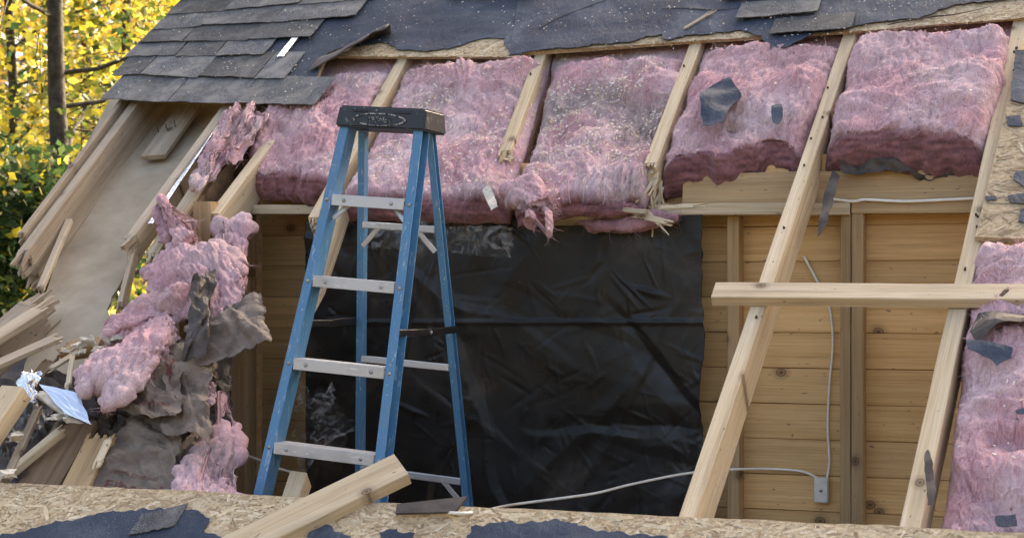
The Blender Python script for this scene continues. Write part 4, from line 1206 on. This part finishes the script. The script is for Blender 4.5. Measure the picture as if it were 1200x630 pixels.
for sx in (-1, 1):
    (a, ya), (b, yb) = fr_(1.72), fr_(0.03)
    r = lpart('front_rail', channel((sx * a, ya, 1.72), (sx * b, yb, .03), sx, .068, .078, .034), MAT['blue'])
    rbm = beam_mesh(.09, .05, .04, seed=3)
    lpart('foot', rbm, MAT['cap'], ldr, frame(Vector((sx * (b + .012), yb - .045, .045)), Vector((sx * (b + .012), yb + .045, .045)), ZZ))
    (a, ya), (b, yb) = rr2(1.72), rr2(0.03)
    lpart('rear_rail', channel((sx * a, ya, 1.72), (sx * b, yb, .03), sx, .034, .040, .026), MAT['blue'])
    lpart('foot', rbm, MAT['cap'], ldr, frame(Vector((sx * (b + .012), yb - .03, .045)), Vector((sx * (b + .012), yb + .05, .045)), ZZ))
rivet_me = None
def rivet(p, parent):
    global rivet_me
    if rivet_me is None:
        bm = bmesh.new(); bmesh.ops.create_uvsphere(bm, u_segments=10, v_segments=6, radius=.0075)
        for v in bm.verts: v.co.y *= .5
        rivet_me = bpy.data.meshes.new('rivet'); bm.to_mesh(rivet_me); bm.free(); rivet_me.materials.append(MAT['steel'])
    o = bpy.data.objects.new('rivet', rivet_me); C.objects.link(o); o.parent = parent; o.location = p
    return o
for i in range(1, 6):
    z = 0.292 * i
    hw, y = fr_(z)
    bm = bmesh.new(); bmesh.ops.create_cube(bm, size=1)
    for v in bm.verts: v.co = Vector((v.co.x * (2 * hw - .002), v.co.y * .078, v.co.z * .010))
    r1 = bmesh.ops.create_cube(bm, size=1)['verts']
    for v in r1: v.co = Vector((v.co.x * (2 * hw - .002), -.041 + v.co.y * .006, -.014 + v.co.z * .040))
    r1 = bmesh.ops.create_cube(bm, size=1)['verts']
    for v in r1: v.co = Vector((v.co.x * (2 * hw - .002), .036 + v.co.y * .005, -.012 + v.co.z * .026))
    bmesh.ops.bevel(bm, geom=bm.edges[:], offset=.0015, segments=1, affect='EDGES')
    me = bpy.data.meshes.new('step'); bm.to_mesh(me); bm.free()
    st = lpart('step', me, MAT['alu'], ldr, Matrix.Translation((0, y, z)))
    for sx in (-1, 1):
        rivet((sx * (hw - .05), -.045, -.014), st)
        rivet((sx * (hw + .018), -.042, -.014), st)
for z, braces in ((1.37, 1), (.86, 0), (.42, 1)):
    hw, y = rr2(z)
    lpart('rear_bar', beam_mesh(2 * hw, .024, .026, seed=int(z * 100)), MAT['alu'], ldr, frame(Vector((-hw, y - .016, z + .012)), Vector((hw, y - .016, z + .012)), ZZ))
    if braces:
        for sx in (-1, 1):
            h2, y2 = rr2(z - .075)
            lpart('brace', beam_mesh(.115, .020, .004, seed=2), MAT['alu'], ldr, frame(Vector((sx * (hw - .075), y - .03, z)), Vector((sx * h2, y2 - .03, z - .085)), Vector((0, -1, 0))))
for zs in (.292, 1.46):
    for sx in (-1, 1):
        hw, y = fr_(zs); h2, y2 = fr_(zs - .07)
        lpart('brace', beam_mesh(.10, .018, .004, seed=2), MAT['alu'], ldr, frame(Vector((sx * (hw - .07), y - .0, zs - .012)), Vector((sx * (h2 - .002), y2 + .0, zs - .08)), Vector((0, -1, 0))))
for sx in (-1, 1):      # folding spreader bars
    zs = 1.00
    (a, ya), (b, yb) = fr_(zs), rr2(zs)
    A = Vector((sx * (a + .034), ya - .03, zs)); B = Vector((sx * (b + .026), yb + .02, zs + .004)); Mi = A.lerp(B, .52) + Vector((0, 0, -.004))
    s1 = lpart('spreader_bar', beam_mesh((Mi - A).length + .015, .026, .004, seed=5), MAT['blacktin'], ldr, frame(A, Mi, Vector((sx, 0, 0))))
    s2 = lpart('spreader_bar', beam_mesh((B - Mi).length + .015, .026, .004, seed=6), MAT['blacktin'], ldr, frame(Mi - Vector((-sx * .004, .012, 0)), B + Vector((sx * .004, 0, 0)), Vector((sx, 0, 0))))
    rivet(tuple(Mi + Vector((sx * .004, 0, 0))), ldr)
# cap: tapered moulded block with a recessed tray front, emblem and lettering
bm = bmesh.new(); bmesh.ops.create_cube(bm, size=1)
for v in bm.verts:
    t = v.co.z + .5
    v.co = Vector((v.co.x * (.352 - .012 * t), v.co.y * (.205 - .03 * t), v.co.z * .078))
bmesh.ops.bevel(bm, geom=bm.edges[:], offset=.007, segments=3, affect='EDGES')
me = bpy.data.meshes.new('top_cap'); bm.to_mesh(me); bm.free()
cap = lpart('top_cap', me, MAT['cap'], ldr, Matrix.Translation((0, 0, HL)))
yf = -.1045
def on_front(x, z): return Vector((x, -.0965 + (z) * .19 - .0022, z))
for (x0, x1) in ((-.115, -.055), (.045, .115)):
    V = [on_front(x0, .018), on_front(x1, .018), on_front(x1, .026), on_front(x0, .026)]
    lpart('slot', mesh('slot', V, [(0, 1, 2, 3)]), MAT['blacktin'], cap)
ov = []; of = []
for k in range(40):
    a = 2 * math.pi * k / 40
    for r in (1.0, .90): ov.append(on_front(-.005 + .105 * r * math.cos(a), -.008 + .024 * (r if r == 1 else .80) * math.sin(a)))
for k in range(40): of.append((2 * k, 2 * ((k + 1) % 40), 2 * ((k + 1) % 40) + 1, 2 * k + 1))
lpart('emblem', mesh('emblem', ov, of), MAT['paint'], cap)
def letters(txt, x0, z0, wd, ht):
    cu = bpy.data.curves.new('lettering', 'FONT'); cu.body = txt; cu.size = 1
    to = bpy.data.objects.new('lettering', cu); C.objects.link(to)
    me = bpy.data.meshes.new_from_object(to.evaluated_get(bpy.context.evaluated_depsgraph_get()))
    C.objects.unlink(to); bpy.data.objects.remove(to)
    mx = max(v.co.x for v in me.vertices)
    for v in me.vertices:
        v.co = on_front(x0 + wd * v.co.x / mx + .15 * ht * v.co.y, z0 + ht * v.co.y / .7)
    me.materials.clear()
    lpart('lettering', me, MAT['paint'], cap)
letters('WERNER', -.058, -.018, .10, .020)

# ------------------------------------------------------------------ trees behind the left gable
YEL = [(0.47, 0.41, 0.040), (0.42, 0.34, 0.030), (0.55, 0.50, 0.09), (0.34, 0.31, 0.040), (0.22, 0.22, 0.035), (0.11, 0.14, 0.03)]
GRN = [(0.035, 0.075, 0.025), (0.05, 0.10, 0.03), (0.025, 0.055, 0.022), (0.07, 0.11, 0.03)]
ORG = [(0.70, 0.36, 0.06), (0.62, 0.42, 0.08), (0.75, 0.52, 0.10)]
def leaf_into(V, F, Cc, p, size, rnd, col):
    d = Vector((rnd.gauss(0, 1), rnd.gauss(0, 1), rnd.gauss(0, .6) - .35)).normalized()
    n = Vector((rnd.gauss(0, 1), rnd.gauss(0, 1), rnd.gauss(0, 1) + .8)); s = d.cross(n)
    if s.length < 1e-3: return
    s.normalize(); n = s.cross(d)
    b = len(V); l, w = size, size * rnd.uniform(.34, .5)
    V.extend((p, p + d * l * .45 + s * w + n * l * .06, p + d * l, p + d * l * .45 - s * w + n * l * .06))
    F.append((b, b + 1, b + 2)); F.append((b, b + 2, b + 3))
    Cc.extend([col] * 4)
def make_tree(label, base, height, r0, crown, nl, pal, seed, leaf=.085, lean=(0, 0), cat='tree', group='autumn trees behind the left gable', name='autumn_tree', zmin=.18, barkm='bark'):
    """tapered trunk, limbs and twigs; leaves in clumps along the twigs"""
    rnd = random.Random(seed)
    t = empty(name, base, label, cat, group)
    base = Vector(base)
    V = []; F = []
    def limb(P, R, seg=8):
        b0 = len(V)
        for i, p in enumerate(P):
            d = (P[min(i + 1, len(P) - 1)] - P[max(i - 1, 0)]).normalized()
            u = d.orthogonal().normalized(); w = d.cross(u)
            for k in range(seg):
                a = 2 * math.pi * k / seg
                V.append(p + (u * math.cos(a) + w * math.sin(a)) * R[i])
        for i in range(len(P) - 1):
            for k in range(seg):
                a, b = b0 + i * seg + k, b0 + i * seg + (k + 1) % seg
                F.append((a, b, b + seg, a + seg))
    n = 10
    TP = [base + Vector((lean[0] * i / n + .12 * noise.noise((i * .5, seed, 0)), lean[1] * i / n + .12 * noise.noise((i * .5, seed, 5)), height * i / n - .1)) for i in range(n + 1)]
    limb(TP, [r0 * (1 - .75 * i / n) * (1.35 if i == 0 else 1) for i in range(n + 1)], 12)
    tips = []
    nlimb = 22
    for k in range(nlimb):
        h = zmin + (1 - zmin) * (k + rnd.random()) / nlimb
        i = min(n - 1, int(h * n)); p = TP[i].lerp(TP[i + 1], h * n - i)
        a = rnd.uniform(0, 2 * math.pi); ln = crown * rnd.uniform(.6, 1.1) * (1.1 - .55 * h)
        d = Vector((math.cos(a), math.sin(a), rnd.uniform(.1, .7)))
        P = [p]
        for s in range(6):
            d = (d + Vector((rnd.gauss(0, .2), rnd.gauss(0, .2), rnd.gauss(.0, .16)))).normalized()
            P.append(P[-1] + d * ln / 6)
        limb(P, [r0 * .17 * (1 - .14 * s) for s in range(7)], 6)
        for s in range(2, 7):
            for _ in range(3):
                d2 = (d + Vector((rnd.gauss(0, .9), rnd.gauss(0, .9), rnd.gauss(0, .6)))).normalized()
                Q = [P[s], P[s] + d2 * ln * .16, P[s] + d2 * ln * .30 + Vector((0, 0, -.03 * ln))]
                limb(Q, [r0 * .07, r0 * .045, r0 * .02], 4)
                tips.append(Q[1]); tips.append(Q[2])
    link('trunk', mesh('trunk', V, F, True), MAT[barkm], t)
    LV = []; LF = []; LC = []
    for _ in range(nl):
        c = rnd.choice(tips)
        p = c + Vector((rnd.gauss(0, .20), rnd.gauss(0, .20), rnd.gauss(0, .15)))
        col = rnd.choice(pal); b = rnd.uniform(.75, 1.15)
        leaf_into(LV, LF, LC, p, leaf * rnd.uniform(.6, 1.25), rnd, (min(.9, col[0] * b), min(.9, col[1] * b), col[2] * b, 1))
    link('crown', mesh('crown', LV, LF, False, LC), MAT['leaf'], t)
    return t
def gpos(px, dist):
    p = at(px, 348, dist); return (p.x, p.y, 0)
Y1 = YEL[:4] * 2 + YEL[4:] * 4 + GRN
make_tree('stout dark trunk tree with yellow leaves nearest the roof corner', gpos(66, 13.0), 9.5, .125, 2.6, 4600, Y1, 1, leaf=.085)
make_tree('slender yellow tree at the left edge of the picture', gpos(16, 16), 10, .085, 2.6, 6000, Y1, 2, leaf=.09)
make_tree('yellow tree whose trunk shows just above the shingle edge', gpos(148, 17), 11, .095, 2.8, 6500, Y1, 3, leaf=.09)
make_tree('thin sapling close beside the stout dark trunk', gpos(79, 16.4), 7.5, .035, 1.8, 3500, Y1, 4, leaf=.08)
make_tree('pale yellow tree far behind the stout trunk', gpos(100, 25), 12, .11, 4.0, 6500, YEL[:3] + ORG, 5, leaf=.12)
make_tree('orange tinged tree far off at the left edge', gpos(-10, 27), 13, .12, 4.4, 6500, YEL[:4] + ORG, 6, leaf=.12)
make_tree('golden tree far off above the roof edge', gpos(215, 27), 13, .12, 4.4, 6500, YEL[:4] + ORG[2:], 7, leaf=.12)
make_tree('low dark green bush below the yellow trees at the left edge', gpos(10, 11.3), 4.7, .06, 1.1, 19000, GRN * 5 + YEL[:2], 8, leaf=.075, cat='bush', group=None, name='evergreen_bush', zmin=.05)
make_tree('low dark green bush seen through the gap by the torn rafter', gpos(120, 13.5), 4.0, .05, 1.7, 9000, GRN * 2 + YEL[:3] * 2, 9, leaf=.08, cat='bush', group=None, name='evergreen_bush', zmin=.05)
# the wood beyond, one far mass of foliage
wr = random.Random(77)
WV = []; WF = []; WC = []
for k in range(26000):
    px = wr.uniform(-420, 560); d = wr.uniform(31, 46)
    p = at(px, 348, d); p.z = wr.uniform(0, 13) * (1 - .25 * wr.random())
    if noise.noise((p.x * .35, p.y * .35, p.z * .35)) < -.18: continue
    col = wr.choice(YEL[:3] + ORG[:1] + [(.30, .27, .25), (.16, .15, .12), (.36, .32, .30), (.07, .08, .04), (.10, .12, .05)] * 2); b = wr.uniform(.6, 1.05)
    leaf_into(WV, WF, WC, p, wr.uniform(.18, .42), wr, (col[0] * b, col[1] * b, col[2] * b, 1))
o = link('far_woodland', mesh('far_woodland', WV, WF, False, WC), MAT['leaf'])
setp(o, 'hazy far wall of autumn woodland behind the trees', 'woodland', None, 'stuff')

# ------------------------------------------------------------------ flecks of wood scattered over felt, shingles and deck
q = Quads()
for _ in range(2600):
    px = random.uniform(120, 1200); py = random.uniform(-10, 118)
    if px > 400 and py > 58: continue
    if px < 400 and px < 120 + (118 - py) * .85: continue
    if noise.noise((px * .012, py * .03, 3)) + random.uniform(-.5, .35) < 0: continue
    c = roof(px, py, .049 + .003 * random.random()); a = random.uniform(0, 6.3)
    l = random.uniform(.0015, .006); w = random.uniform(.001, .0025)
    t = (EX * math.cos(a) + ES * math.sin(a)); b = EN.cross(t)
    cc = random.choice([(.70, .63, .48), (.62, .52, .36), (.72, .70, .64), (.4, .36, .3)])
    q.add([c - t * l - b * w, c + t * l - b * w, c + t * l * .8 + b * w + EN * .002, c - t * l + b * w], cc)
o = q.build('wood_chips', MAT['chip'])
setp(o, 'fine pale sawdust flecks over the shingles and felt', 'sawdust', None, 'stuff')
